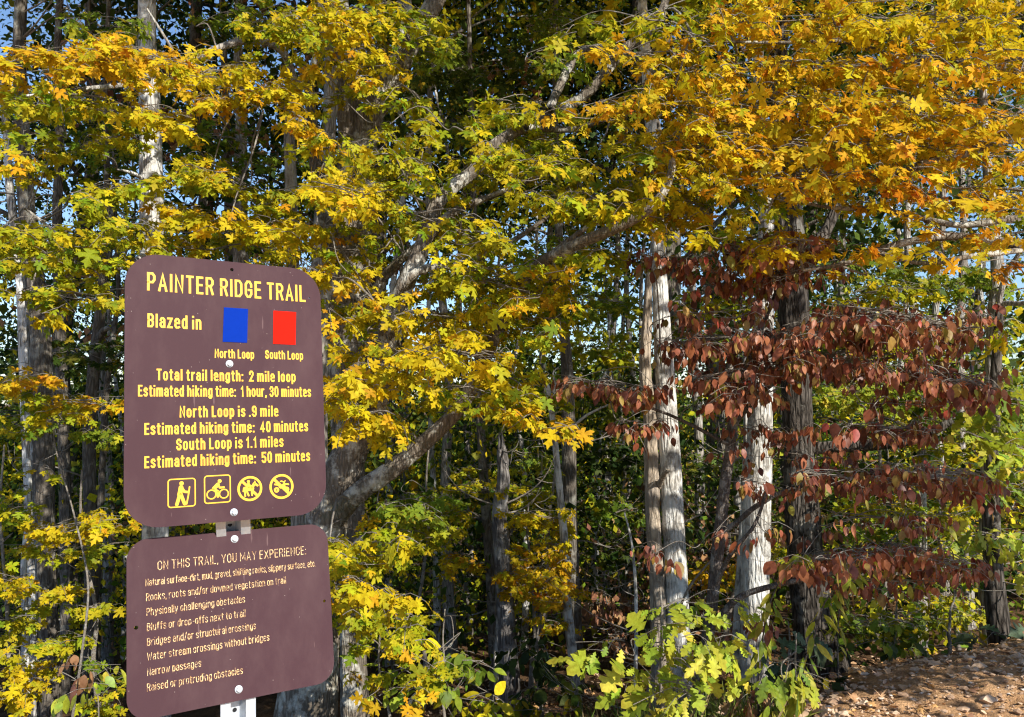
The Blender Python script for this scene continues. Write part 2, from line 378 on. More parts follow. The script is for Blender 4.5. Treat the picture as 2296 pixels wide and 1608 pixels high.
    for cx, cy, cz, rx, ry, rz, n, pal in shade_lobes:  # extra unseen leaf masses, added to block the sun
        k = rng.uniform(-1, 1, (n, 3)); pos = np.array([cx, cy, cz]) + k * np.array([rx, ry, rz]) + rng.normal(0, .15, (n, 3))
        c, e = pick(pal, n, rng)
        leaves(cr, T_MAPLE2, pos, rng.normal(0, 1, (n, 3)) - UPZ * .5, UPZ + rng.normal(0, .5, (n, 3)) + SUN * .6, max(leaf * 1.2, .11) * np.exp(rng.normal(0, .2, n)), c, e, rng=rng)
        q = Pt[np.abs(Pt[:, 2] - cz + .5).argmin()]
        for j in range(5):
            c_ = pos[j]; cr.tube([q, (q + c_) / 2 + UPZ * .2, c_], [.03, .018, .004], 5, 1, 3)
    if cr.n: cr.build('crown', [M[leafmat], M['b_twig']], root, base)
    return root

# ------------------------------------------------------------------ ground
def build_ground():
    xs = np.concatenate([np.linspace(-400, -40, 10)[:-1], np.linspace(-40, -8, 22)[:-1], np.linspace(-8, 8, 190), np.linspace(8, 40, 22)[1:], np.linspace(40, 400, 10)[1:]])
    ys = np.concatenate([np.linspace(-60, -4, 8)[:-1], np.linspace(-4, 2, 24)[:-1], np.linspace(2, 12, 150), np.linspace(12, 40, 30)[1:], np.linspace(40, 600, 14)[1:]])
    X, Y = np.meshgrid(xs, ys); Z = gz(X, Y)
    rng = np.random.default_rng(3)
    near = (np.abs(X) < 8) & (Y > 2) & (Y < 12)
    Z = Z + np.where(near, rng.normal(0, .012, X.shape), 0)
    nx = len(xs); i = np.arange(len(ys) - 1)[:, None] * nx; j = np.arange(nx - 1)[None, :]
    Q = np.stack([i + j, i + j + 1, i + nx + j + 1, i + nx + j], -1).reshape(-1, 4)
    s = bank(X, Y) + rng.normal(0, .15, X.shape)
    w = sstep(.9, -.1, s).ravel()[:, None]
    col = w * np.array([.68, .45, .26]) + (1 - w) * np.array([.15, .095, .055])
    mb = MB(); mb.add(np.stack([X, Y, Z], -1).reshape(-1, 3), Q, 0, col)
    m, n, l, out = mat('ground_soil')
    at_ = n.new('ShaderNodeAttribute'); at_.attribute_name = 'Col'; tc = n.new('ShaderNodeTexCoord')
    k = noise(n, l, tc.outputs['Object'], 9, 8, .7); k2 = noise(n, l, tc.outputs['Object'], 60, 5, .7)
    r = ramp(n, [(.3, (.5, .45, .42)), (.65, (1.25, 1.2, 1.12))]); l.new(k, r.inputs[0])
    r2 = ramp(n, [(.3, (.6, .55, .5)), (.7, (1.3, 1.25, 1.2))]); l.new(k2, r2.inputs[0])
    c = mixc(n, l, 1.0, mixc(n, l, 1.0, at_.outputs['Color'], r.outputs[0], 'MULTIPLY'), r2.outputs[0], 'MULTIPLY')
    p = n.new('ShaderNodeBsdfPrincipled'); l.new(c, p.inputs['Base Color']); p.inputs['Roughness'].default_value = .95
    p.inputs['Specular IOR Level'].default_value = .1
    b = n.new('ShaderNodeBump'); b.inputs['Strength'].default_value = .9; b.inputs['Distance'].default_value = .03
    l.new(k2, b.inputs['Height']); l.new(b.outputs[0], p.inputs['Normal']); l.new(p.outputs[0], out.inputs[0])
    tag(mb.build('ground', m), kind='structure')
build_ground()

# ------------------------------------------------------------------ trail sign
GL = {
 'A': (.50, "0,0 .5,1 1,0;.2,.3 .8,.3"), 'B': (.46, "0,0 0,1 .7,1 1,.85 1,.65 .75,.53 0,.53;.7,.53 1,.4 1,.15 .7,0 0,0"),
 'C': (.46, "1,.68 1,.82 .7,1 .3,1 0,.82 0,.18 .3,0 .7,0 1,.18 1,.32"), 'D': (.46, "0,0 0,1 .65,1 1,.82 1,.18 .65,0 0,0"),
 'E': (.40, "1,1 0,1 0,0 1,0;0,.52 .85,.52"), 'G': (.46, "1,.68 1,.82 .7,1 .3,1 0,.82 0,.18 .3,0 .7,0 1,.18 1,.45 .55,.45"),
 'H': (.46, "0,0 0,1;1,0 1,1;0,.52 1,.52"), 'I': (0, "0,0 0,1"), 'L': (.39, "0,1 0,0 1,0"), 'M': (.6, "0,0 0,1 .5,.25 1,1 1,0"),
 'N': (.48, "0,0 0,1 1,0 1,1"), 'O': (.46, "0,.2 0,.8 .3,1 .7,1 1,.8 1,.2 .7,0 .3,0 0,.2"), 'P': (.45, "0,0 0,1 .7,1 1,.85 1,.62 .7,.46 0,.46"),
 'R': (.46, "0,0 0,1 .7,1 1,.85 1,.65 .7,.5 0,.5;.6,.5 1,0"), 'S': (.45, "1,.75 1,.85 .7,1 .3,1 0,.85 0,.68 .2,.55 .8,.45 1,.32 1,.15 .7,0 .3,0 0,.15 0,.25"),
 'T': (.43, "0,1 1,1;.5,1 .5,0"), 'U': (.46, "0,1 0,.18 .3,0 .7,0 1,.18 1,1"), 'V': (.48, "0,1 .5,0 1,1"), 'W': (.68, "0,1 .25,0 .5,.8 .75,0 1,1"),
 'X': (.48, "0,0 1,1;0,1 1,0"), 'Y': (.48, "0,1 .5,.45 1,1;.5,.45 .5,0"),
 'a': (.42, ".05,.58 .3,.74 .7,.74 1,.62 1,0;1,.42 .3,.4 0,.28 0,.12 .3,0 .6,0 1,.15"), 'b': (.42, "0,1 0,0;0,.6 .35,.74 .7,.74 1,.58 1,.16 .7,0 .35,0 0,.14"),
 'c': (.40, "1,.5 1,.6 .7,.74 .3,.74 0,.6 0,.14 .3,0 .7,0 1,.14 1,.26"), 'd': (.42, "1,1 1,0;1,.6 .65,.74 .3,.74 0,.58 0,.16 .3,0 .65,0 1,.14"),
 'e': (.42, "0,.38 1,.38 1,.6 .7,.74 .3,.74 0,.6 0,.14 .3,0 .75,0 1,.05"), 'f': (.3, "1,1 .6,1 .4,.9 .4,0;0,.74 1,.74"),
 'g': (.42, "1,.74 1,-.1 .7,-.22 .3,-.22 0,-.12;1,.6 .65,.74 .3,.74 0,.58 0,.16 .3,0 .65,0 1,.14"), 'h': (.42, "0,1 0,0;0,.58 .4,.74 .7,.74 1,.6 1,0"),
 'i': (0, "0,.66 0,0;0,.995 0,1"), 'k': (.42, "0,1 0,0;0,.3 .95,.74;.35,.45 1,0"), 'l': (0, "0,1 0,0"),
 'm': (.66, "0,.74 0,0;0,.6 .2,.74 .4,.74 .5,.6 .5,0;.5,.6 .7,.74 .9,.74 1,.6 1,0"), 'n': (.42, "0,.74 0,0;0,.58 .4,.74 .7,.74 1,.6 1,0"),
 'o': (.42, "0,.14 0,.6 .3,.74 .7,.74 1,.6 1,.14 .7,0 .3,0 0,.14"), 'p': (.42, "0,.74 0,-.22;0,.6 .35,.74 .7,.74 1,.58 1,.16 .7,0 .35,0 0,.14"),
 'r': (.31, "0,.74 0,0;0,.5 .45,.72 1,.74"), 's': (.40, "1,.60 .75,.74 .3,.74 0,.62 0,.5 .25,.42 .75,.32 1,.22 1,.12 .7,0 .3,0 0,.1"),
 't': (.31, ".4,.95 .4,.12 .6,0 1,0;0,.74 1,.74"), 'u': (.42, "0,.74 0,.14 .3,0 .6,0 1,.16;1,.74 1,0"), 'v': (.42, "0,.74 .5,0 1,.74"),
 'w': (.62, "0,.74 .25,0 .5,.66 .75,0 1,.74"), 'x': (.42, "0,0 1,.74;0,.74 1,0"), 'y': (.42, "0,.74 .5,0;1,.74 .5,0 .3,-.22 0,-.22"), 'z': (.4, "0,.74 1,.74 0,0 1,0"),
 '0': (.44, "0,.2 0,.8 .3,1 .7,1 1,.8 1,.2 .7,0 .3,0 0,.2"), '1': (.28, "0,.78 .8,1 .8,0"), '2': (.44, "0,.72 0,.85 .3,1 .7,1 1,.85 1,.65 0,0 1,0"),
 '3': (.44, "0,.8 .3,1 .7,1 1,.85 1,.65 .7,.53 .4,.53;.65,.53 1,.4 1,.15 .7,0 .3,0 0,.18"), '4': (.46, ".72,0 .72,1 0,.28 1,.28"),
 '5': (.44, "1,1 0,1 0,.55 .6,.6 1,.45 1,.15 .7,0 .3,0 0,.15"), '9': (.44, "1,.55 .7,.45 .3,.45 0,.6 0,.85 .3,1 .7,1 1,.85 1,.15 .7,0 .3,0 0,.15"),
 '.': (0, "0,0 0,.01"), ',': (0, "0,.02 0,0 -.25,-.12"), ':': (0, "0,0 0,.01;0,.6 0,.61"), '-': (.3, "0,.4 1,.4"), '/': (.34, "0,-.05 1,1.05"),
}
def ribbon(mb, P, hw, y, mat=0, ext=True, closed=False):
    P = np.asarray(P, float); n = len(P)
    if ext and not closed:
        a = norm(P[0] - P[1]); b = norm(P[-1] - P[-2]); P = P.copy(); P[0] += a * hw; P[-1] += b * hw
    if closed: prv = np.roll(P, 1, 0); nxt = np.roll(P, -1, 0)
    else: prv = np.vstack([2 * P[0] - P[1], P[:-1]]); nxt = np.vstack([P[1:], 2 * P[-1] - P[-2]])
    d1 = norm(P - prv); d2 = norm(nxt - P); n1 = np.stack([-d1[:, 1], d1[:, 0]], 1); n2 = np.stack([-d2[:, 1], d2[:, 0]], 1)
    m = norm(n1 + n2); k = hw / np.clip((m * n1).sum(1), .5, 1)
    L = P + m * k[:, None]; Rg = P - m * k[:, None]
    V = np.concatenate([np.stack([L[:, 0], np.full(n, y), L[:, 1]], 1), np.stack([Rg[:, 0], np.full(n, y), Rg[:, 1]], 1)])
    e = n if closed else n - 1; i = np.arange(e); j = (i + 1) % n
    mb.add(V, np.stack([i + n, j + n, j, i], -1), mat, None, False)
def disc(mb, c, r, y, mat=0, seg=20):
    a = np.linspace(0, 2 * np.pi, seg, endpoint=False)
    V = np.vstack([np.stack([c[0] + r * np.cos(a), np.full(seg, y), c[1] + r * np.sin(a)], 1), [c[0], y, c[1]]]); k = np.arange(seg)
    mb.add(V, np.stack([k, (k + 1) % seg, np.full(seg, seg)], -1), mat, None, False)
def stroke(mb, P, w, y, mat=0):      # round-ended thick line
    ribbon(mb, P, w / 2, y, mat, False)
    for k, c in enumerate(P): disc(mb, c, w / 2, y - 3e-5 * (1 + k), mat, 12)
def write(parent, txt, x0, x1, z, cap, t, yf, mats, rim=.00045, hgap=.17):
    t = t * .74
    """one line of condensed lettering between x0 and x1 standing on z"""
    adv = 0; items = []
    for ch in txt:
        if ch == ' ': adv += .24; continue
        w, st = GL[ch]; w = max(w, t); items.append((adv, w, st)); adv += w + hgap
    adv -= hgap; sx = (x1 - x0) / (adv * cap)
    mb = MB(); k = 0
    for a, w, st in items:
        for path in st.split(';'):
            P = np.array([[float(q) for q in p.split(',')] for p in path.split()])
            X = x0 + (a + t / 2 / max(sx, .6) * 1.0 + P[:, 0] * max(w - t, 0.0 if w > t else 0) + (P[:, 0] * .12 if w == t else 0)) * cap * sx
            Z = z + (t / 2 + P[:, 1] * (1 - t)) * cap
            Q = np.stack([X, Z], 1)
            cl = len(Q) > 3 and np.allclose(Q[0], Q[-1])
            if cl: Q = Q[:-1]
            hw = t * cap / 2 * min(1, .55 + .45 * sx)
            if rim: ribbon(mb, Q, hw + rim, yf - 4e-4 - k * 1e-6, 1, True, cl)
            ribbon(mb, Q, hw, yf - 7e-4 - k * 1e-6, 0, True, cl); k += 1
    return mb.build('lettering', mats, parent)
def panel(name, w, h, r, th, holes, m, parent):
    bm = bmesh.new(); loops = []
    out = []
    for cx, cz, a0 in ((w / 2 - r, h / 2 - r, 0), (-w / 2 + r, h / 2 - r, 90), (-w / 2 + r, -h / 2 + r, 180), (w / 2 - r, -h / 2 + r, 270)):
        for k in range(13): a = R(a0 + 7.5 * k); out.append((cx + r * math.cos(a), cz + r * math.sin(a)))
    loops.append(out)
    for hx, hz, hr in holes: loops.append([(hx + hr * math.cos(a), hz + hr * math.sin(a)) for a in np.linspace(0, 2 * math.pi, 12, endpoint=False)])
    eds = []
    for lp in loops:
        vs = [bm.verts.new((x, -th / 2, z)) for x, z in lp]
        eds += [bm.edges.new((vs[i], vs[(i + 1) % len(vs)])) for i in range(len(vs))]
    g = bmesh.ops.triangle_fill(bm, use_beauty=True, use_dissolve=False, edges=eds)
    fs = [f for f in g['geom'] if isinstance(f, bmesh.types.BMFace)]
    for f in fs:
        if f.normal.y > 0: f.normal_flip()
    ex = bmesh.ops.extrude_face_region(bm, geom=fs)
    for v in [v for v in ex['geom'] if isinstance(v, bmesh.types.BMVert)]: v.co.y += th
    bmesh.ops.recalc_face_normals(bm, faces=bm.faces)
    me = bpy.data.meshes.new(name); bm.to_mesh(me); bm.free(); me.materials.append(m)
    ob = bpy.data.objects.new(name, me); SC.collection.objects.link(ob); ob.parent = parent
    return ob

def build_sign():
    brown = paint_mat('sign_brown', (.055, .0255, .031), .6, .10, 420, .12, ((.083, .046, .049), .45, .85, 9, (1, 1, .5)), True)
    yel = paint_mat('sign_yellow', (.78, .51, .03), .5, .06, 300)
    rim = paint_mat('sign_yellow_edge', (.72, .34, .02), .5, .08, 300)
    worn = paint_mat('worn_cream_paint', (.74, .56, .30), .7, .1, 500, .3, ((.10, .05, .05), .48, .56, 240, (1.3, 1, .8)))
    wrim = paint_mat('worn_orange_edge', (.62, .30, .06), .6, .15, 400, .3, ((.085, .042, .046), .46, .6, 180, (1, 1, .5)))
    blue = paint_mat('blaze_blue', (.002, .026, .27), .8, .10, 120, .05); red = paint_mat('blaze_red', (.58, .012, .005), .8, .10, 120, .05)
    gal = metal_mat('galvanised_steel')
    base = np.array([-.69, 1.93, 0]); base[2] = float(gz(base[0], base[1]))
    root = empty('trail_sign', base, 'brown metal trail sign with two yellow lettered panels bolted to a galvanised post', 'trail sign')
    # post: hat section, flanges to the front
    pa = dict(c=np.array([-.6607, 1.8708, 1.6698]), r=(35.27, -6.58, .16)); pb = dict(c=np.array([-.6345, 1.8551, 1.1518]), r=(34.49, -10.91, .42))
    TH = .004
    def pose(d): return Matrix.Translation(Vector(d['c'] - base)) @ (Matrix.Rotation(R(d['r'][0]), 4, 'Z') @ Matrix.Rotation(R(d['r'][1]), 4, 'X') @ Matrix.Rotation(R(d['r'][2]), 4, 'Y'))
    def back(d, x, z): return np.array((pose(d) @ Vector((x, TH / 2 + .0015, z)))) + base
    p_top = back(pa, .006, .285); p_mid = back(pa, .003, -.29); p_low = back(pb, .002, .17); p_bot = back(pb, .002, -.18)
    axis_pts = [p_top, p_mid, p_low, p_bot]
    dlow = (p_bot - p_low); q = p_bot + dlow / abs(dlow[2]) * 1.15 * np.array([.4, .4, 1])
    axis_pts.append(q)
    yaw = R(34.9); ax = np.array([math.cos(yaw), math.sin(yaw), 0]); ay = np.array([-math.sin(yaw), math.cos(yaw), 0])
    prof = [(-.039, .0), (-.017, .0), (-.011, .030), (.011, .030), (.017, .0), (.039, .0), (.039, .003), (.019, .003), (.013, .033), (-.013, .033), (-.019, .003), (-.039, .003)]
    mb = MB(); V = []
    for p in axis_pts:
        for a, b in prof: V.append(p + ax * a + ay * (b + .001))
    n = len(prof); m_ = len(axis_pts); i = np.arange(m_ - 1)[:, None] * n; j = np.arange(n)[None]; j2 = (j + 1) % n
    mb.add(V, np.stack([i + j, i + j2, i + n + j2, i + n + j], -1).reshape(-1, 4), 0, None, False)
    mb.add(V[:12], [(0, 1, 10, 11), (1, 2, 9, 10), (2, 3, 8, 9), (3, 4, 7, 8), (4, 5, 6, 7)], 0, None, False)
    post = mb.build('post', gal, root, base)
    hm = paint_mat('hole_dark', (.01, .01, .012), .9, 0)
    for p0, p1 in ((p_mid, p_low), (p_bot, q)):
        for s in (.0, .0254, .0508, .0762, .1016, .127):
            if s + .02 > np.linalg.norm(p1 - p0): break
            c = p0 + (p1 - p0) / np.linalg.norm(p1 - p0) * (s + .012) + ay * .0300
            k = np.linspace(0, 2 * np.pi, 14, endpoint=False); hb = MB()
            V = [c + ax * .005 * math.cos(t) + UPZ * .005 * math.sin(t) for t in k] + [c]
            hb.add(V, [(x, (x + 1) % 14, 14) for x in range(14)], 0, None, False)
            hb.build('bolt_hole', hm, post, base)
    def bolt(parent, x, z, r=.0078):
        mb = MB(); y = -TH / 2
        def ring(rr, yy, k=24, ph=0): a = np.linspace(0, 2 * np.pi, k, endpoint=False) + ph; return np.stack([x + rr * np.cos(a), np.full(k, yy), z + rr * np.sin(a)], 1)
        def stack(rings):
            k = len(rings[0]); Vv = np.vstack(rings + [np.array([[x, rings[-1][0][1], z]])]); Fq = []
            for a in range(len(rings) - 1):
                for j in range(k): Fq.append((a * k + j, a * k + (j + 1) % k, (a + 1) * k + (j + 1) % k, (a + 1) * k + j))
            mb.add(Vv, Fq, 0, None, False); o = (len(rings) - 1) * k
            mb.v.append(Vv[o:]); mb.f.append(np.array([(j, (j + 1) % k, k) for j in range(k)]) + mb.n); mb.m.append((k, 0, False)); mb.c.append(np.ones((k + 1, 4))); mb.n += k + 1
        stack([ring(r * 1.12, y), ring(r * 1.12, y - .0012), ring(r * 1.0, y - .0018)])
        stack([ring(r * .8, y - .0018, 6, .3), ring(r * .8, y - .0062, 6, .3), ring(r * .66, y - .0072, 6, .3)])
        return mb.build('bolt', gal, parent)
    A = panel('sign_panel', .455, .6125, .073, TH, [(.0063, .287, .0042), (-.1828, .2459, .0017), (.1982, .2319, .0017)], brown, root)
    A.matrix_local = pose(pa); A['label'] = 'upper panel with trail name, lengths and permitted use symbols'
    B = panel('sign_panel', .457, .3745, .046, TH, [(-.2098, .0014, .0042), (.212, .0008, .0035)], brown, root)
    B.matrix_local = pose(pb); B['label'] = 'lower panel with worn list of trail conditions'
    yf = -TH / 2
    for t, x0, x1, z, c, w in (('PAINTER RIDGE TRAIL', -.182, .187, .2207, .0423, .155), ('Blazed in', -.181, -.066, .1365, .0312, .17),
        ('North Loop', -.0357, .0551, .0715, .0209, .16), ('South Loop', .0829, .1765, .0729, .0209, .16),
        ('Total trail length:  2 mile loop', -.1619, .1559, .0168, .0257, .175), ('Estimated hiking time:  1 hour, 30 minutes', -.2, .1941, -.0197, .0252, .17),
        ('North Loop is .9 mile', -.1137, .1109, -.0671, .0255, .175), ('Estimated hiking time:  40 minutes', -.1869, .1844, -.1045, .0257, .175),
        ('South Loop is 1.1 miles', -.1209, .1218, -.1405, .0254, .175), ('Estimated hiking time:  50 minutes', -.1868, .1873, -.1771, .0256, .175)):
        write(A, t, x0, x1, z, c, w, yf, [yel, rim])
    for t, x0, x1, z, c, w in (('ON THIS TRAIL, YOU MAY EXPERIENCE:', -.166, .171, .1168, .0194, .092),
        ('Natural surface-dirt, mud, gravel, shifting rocks, slippery surface, etc.', -.1908, .1931, .0853, .0150, .105),
        ('Rocks, roots and/or downed vegetation on trail', -.1897, .1185, .054, .0156, .098), ('Physically challenging obstacles', -.1891, .0209, .0232, .0156, .098),
        ('Bluffs or drop-offs next to trail', -.1884, .0211, -.0086, .0156, .098), ('Bridges and/or structural crossings', -.1884, .0439, -.0392, .0156, .098),
        ('Water stream crossings without bridges', -.1884, .0739, -.0694, .0156, .098), ('Narrow passages', -.1885, -.0785, -.1004, .0156, .098),
        ('Raised or protruding obstacles', -.189, .0111, -.1317, .0156, .098)):
        write(B, t, x0, x1, z, c, w, yf, [worn, wrim], 0.0003)
    for lab, mt, xs in (('blue blaze square', blue, (-.0136, .0431, .0395, -.0175)), ('red blaze square', red, (.105, .1622, .1585, .102))):
        mb = MB(); z1, z0 = .193, .110
        f = [(xs[0], z1), (xs[1], z1), (xs[2], z0), (xs[3], z0)]
        V = [(x, yf - .0012, z) for x, z in f] + [(x, yf + .0005, z) for x, z in f]
        mb.add(V, [(3, 2, 1, 0), (0, 1, 5, 4), (1, 2, 6, 5), (2, 3, 7, 6), (3, 0, 4, 7)], 0, None, False)
        o = mb.build('blaze_square', mt, A); o['label'] = lab
    def rr(mb, c, hw, hh, r, w, y, mt):
        P = []
        for sx, sz, a0 in ((1, 1, 0), (-1, 1, 90), (-1, -1, 180), (1, -1, 270)):
            for k in range(6): a = R(a0 + 18 * k); P.append((c[0] + sx * (hw - r) + r * math.cos(a), c[1] + sz * (hh - r) + r * math.sin(a)))
        ribbon(mb, P, w / 2, y, mt, False, True)
    def circ(mb, c, r, w, y, mt): a = np.linspace(0, 2 * np.pi, 36, endpoint=False); ribbon(mb, np.stack([c[0] + r * np.cos(a), c[1] + r * np.sin(a)], 1), w / 2, y, mt, False, True)
    def pict(label, fn):
        mb = MB()
        for grow, y, mt in ((.0008, yf - 4e-4, 1), (0, yf - 9e-4, 0)): fn(mb, grow, y, mt)
        o = mb.build('pictogram', [yel, rim], A); o['label'] = label
    def hiker(mb, g, y, mt):
        c = (-.110, -.2350); s = .0265
        def p(a): return [(c[0] + x * s, c[1] + z * s) for x, z in a]
        rr(mb, c, .0285, .0305, .006, .0021 + g, y, mt)
        disc(mb, p([(-.02, .78)])[0], .0044 + g / 2, y - 1e-5, mt)
        k = 2e-5
        for P, w in (([(-.06, .45), (-.12, .1), (-.18, -.15)], .0092), ([(-.16, -.12), (-.28, -.55), (-.40, -.95)], .0066), ([(-.08, -.1), (.06, -.5), (.22, -.93)], .0066), ([(.02, .4), (.2, .08), (.5, .02)], .0048), ([(.62, .45), (.52, -.25), (.38, -.95)], .0026)):
            stroke(mb, p(P), w + g, y - k, mt); k += 9e-5 / 3
    def cyclist(mb, g, y, mt):
        c = (-.0328, -.2317); s = .027
        def p(a): return [(c[0] + x * s, c[1] + z * s) for x, z in a]
        rr(mb, c, .0284, .0305, .006, .0021 + g, y, mt)
        circ(mb, p([(-.5, -.42)])[0], .0098, .0022 + g, y - 1e-5, mt); circ(mb, p([(.52, -.42)])[0], .0098, .0022 + g, y - 1.2e-5, mt)
        disc(mb, p([(.18, .66)])[0], .0040 + g / 2, y - 2e-5, mt); k = 3e-5
        for P, w in (([(.02, .38), (-.3, .05)], .0080), ([(-.34, -.02), (.02, -.22)], .0064), ([(.03, -.22), (.02, -.62)], .0050), ([(.02, .36), (.2, .1), (.52, .12)], .0038)):
            stroke(mb, p(P), w + g, y - k, mt); k += 3e-5
    def horse(mb, g, y, mt):
        c = (.0404, -.2352); s = .0265
        def p(a): return [(c[0] + x * s, c[1] + z * s) for x, z in a]
        circ(mb, c, .0262, .0048 + g, y, mt); ribbon(mb, p([(-.66, .66), (.66, -.66)]), .0027 + g / 2, y - 1e-5, mt, False)
        disc(mb, p([(-.12, .62)])[0], .0032 + g / 2, y - 2e-5, mt); k = 3e-5
        for P, w in (([(-.12, .40), (-.1, .15)], .0056), ([(-.1, .35), (.14, .2)], .0030), ([(-.42, -.02), (.18, .0)], .0100), ([(.14, .06), (.42, .42)], .0064), ([(.42, .42), (.66, .24)], .0048), ([(.46, .5), (.44, .62)], .0020),
                     ([(-.44, -.15), (-.42, -.62)], .0036), ([(-.3, -.15), (-.12, -.6)], .0036), ([(.14, -.1), (.18, -.58)], .0036), ([(.22, -.1), (.3, -.4)], .0032), ([(-.5, .1), (-.58, -.2)], .0030)):
            stroke(mb, p(P), w + g, y - k, mt); k += 3e-5
    def quad(mb, g, y, mt):
        c = (.1155, -.2350); s = .0265
        def p(a): return [(c[0] + x * s, c[1] + z * s) for x, z in a]
        circ(mb, c, .0266, .0048 + g, y, mt); ribbon(mb, p([(-.66, .66), (.66, -.66)]), .0030 + g / 2, y - 1e-5, mt, False)
        for x in (-.46, .46): circ(mb, p([(x, -.28)])[0], .0040, .0040 + g, y - 2e-5, mt)
        k = 3e-5
        for P, w in (([(-.6, .22), (-.3, .16), (-.1, .02)], .0036), ([(-.1, .0), (.2, -.02)], .0085), ([(.1, .15), (.35, .2), (.62, .16)], .0034), ([(.2, .15), (.25, .36), (.02, .48), (-.1, .46)], .0022), ([(.25, .36), (.34, .5)], .0018)):
            stroke(mb, p(P), w + g, y - k, mt); k += 4e-5
    pict('hiker with staff in a rounded square', hiker); pict('cyclist in a rounded square', cyclist)
    pict('crossed out horse and rider', horse); pict('crossed out quad bike', quad)
    bolt(A, -.0024, .0579); bolt(A, .0032, -.2866); bolt(B, .0015, .1687); bolt(B, .0012, -.1633)
build_sign()

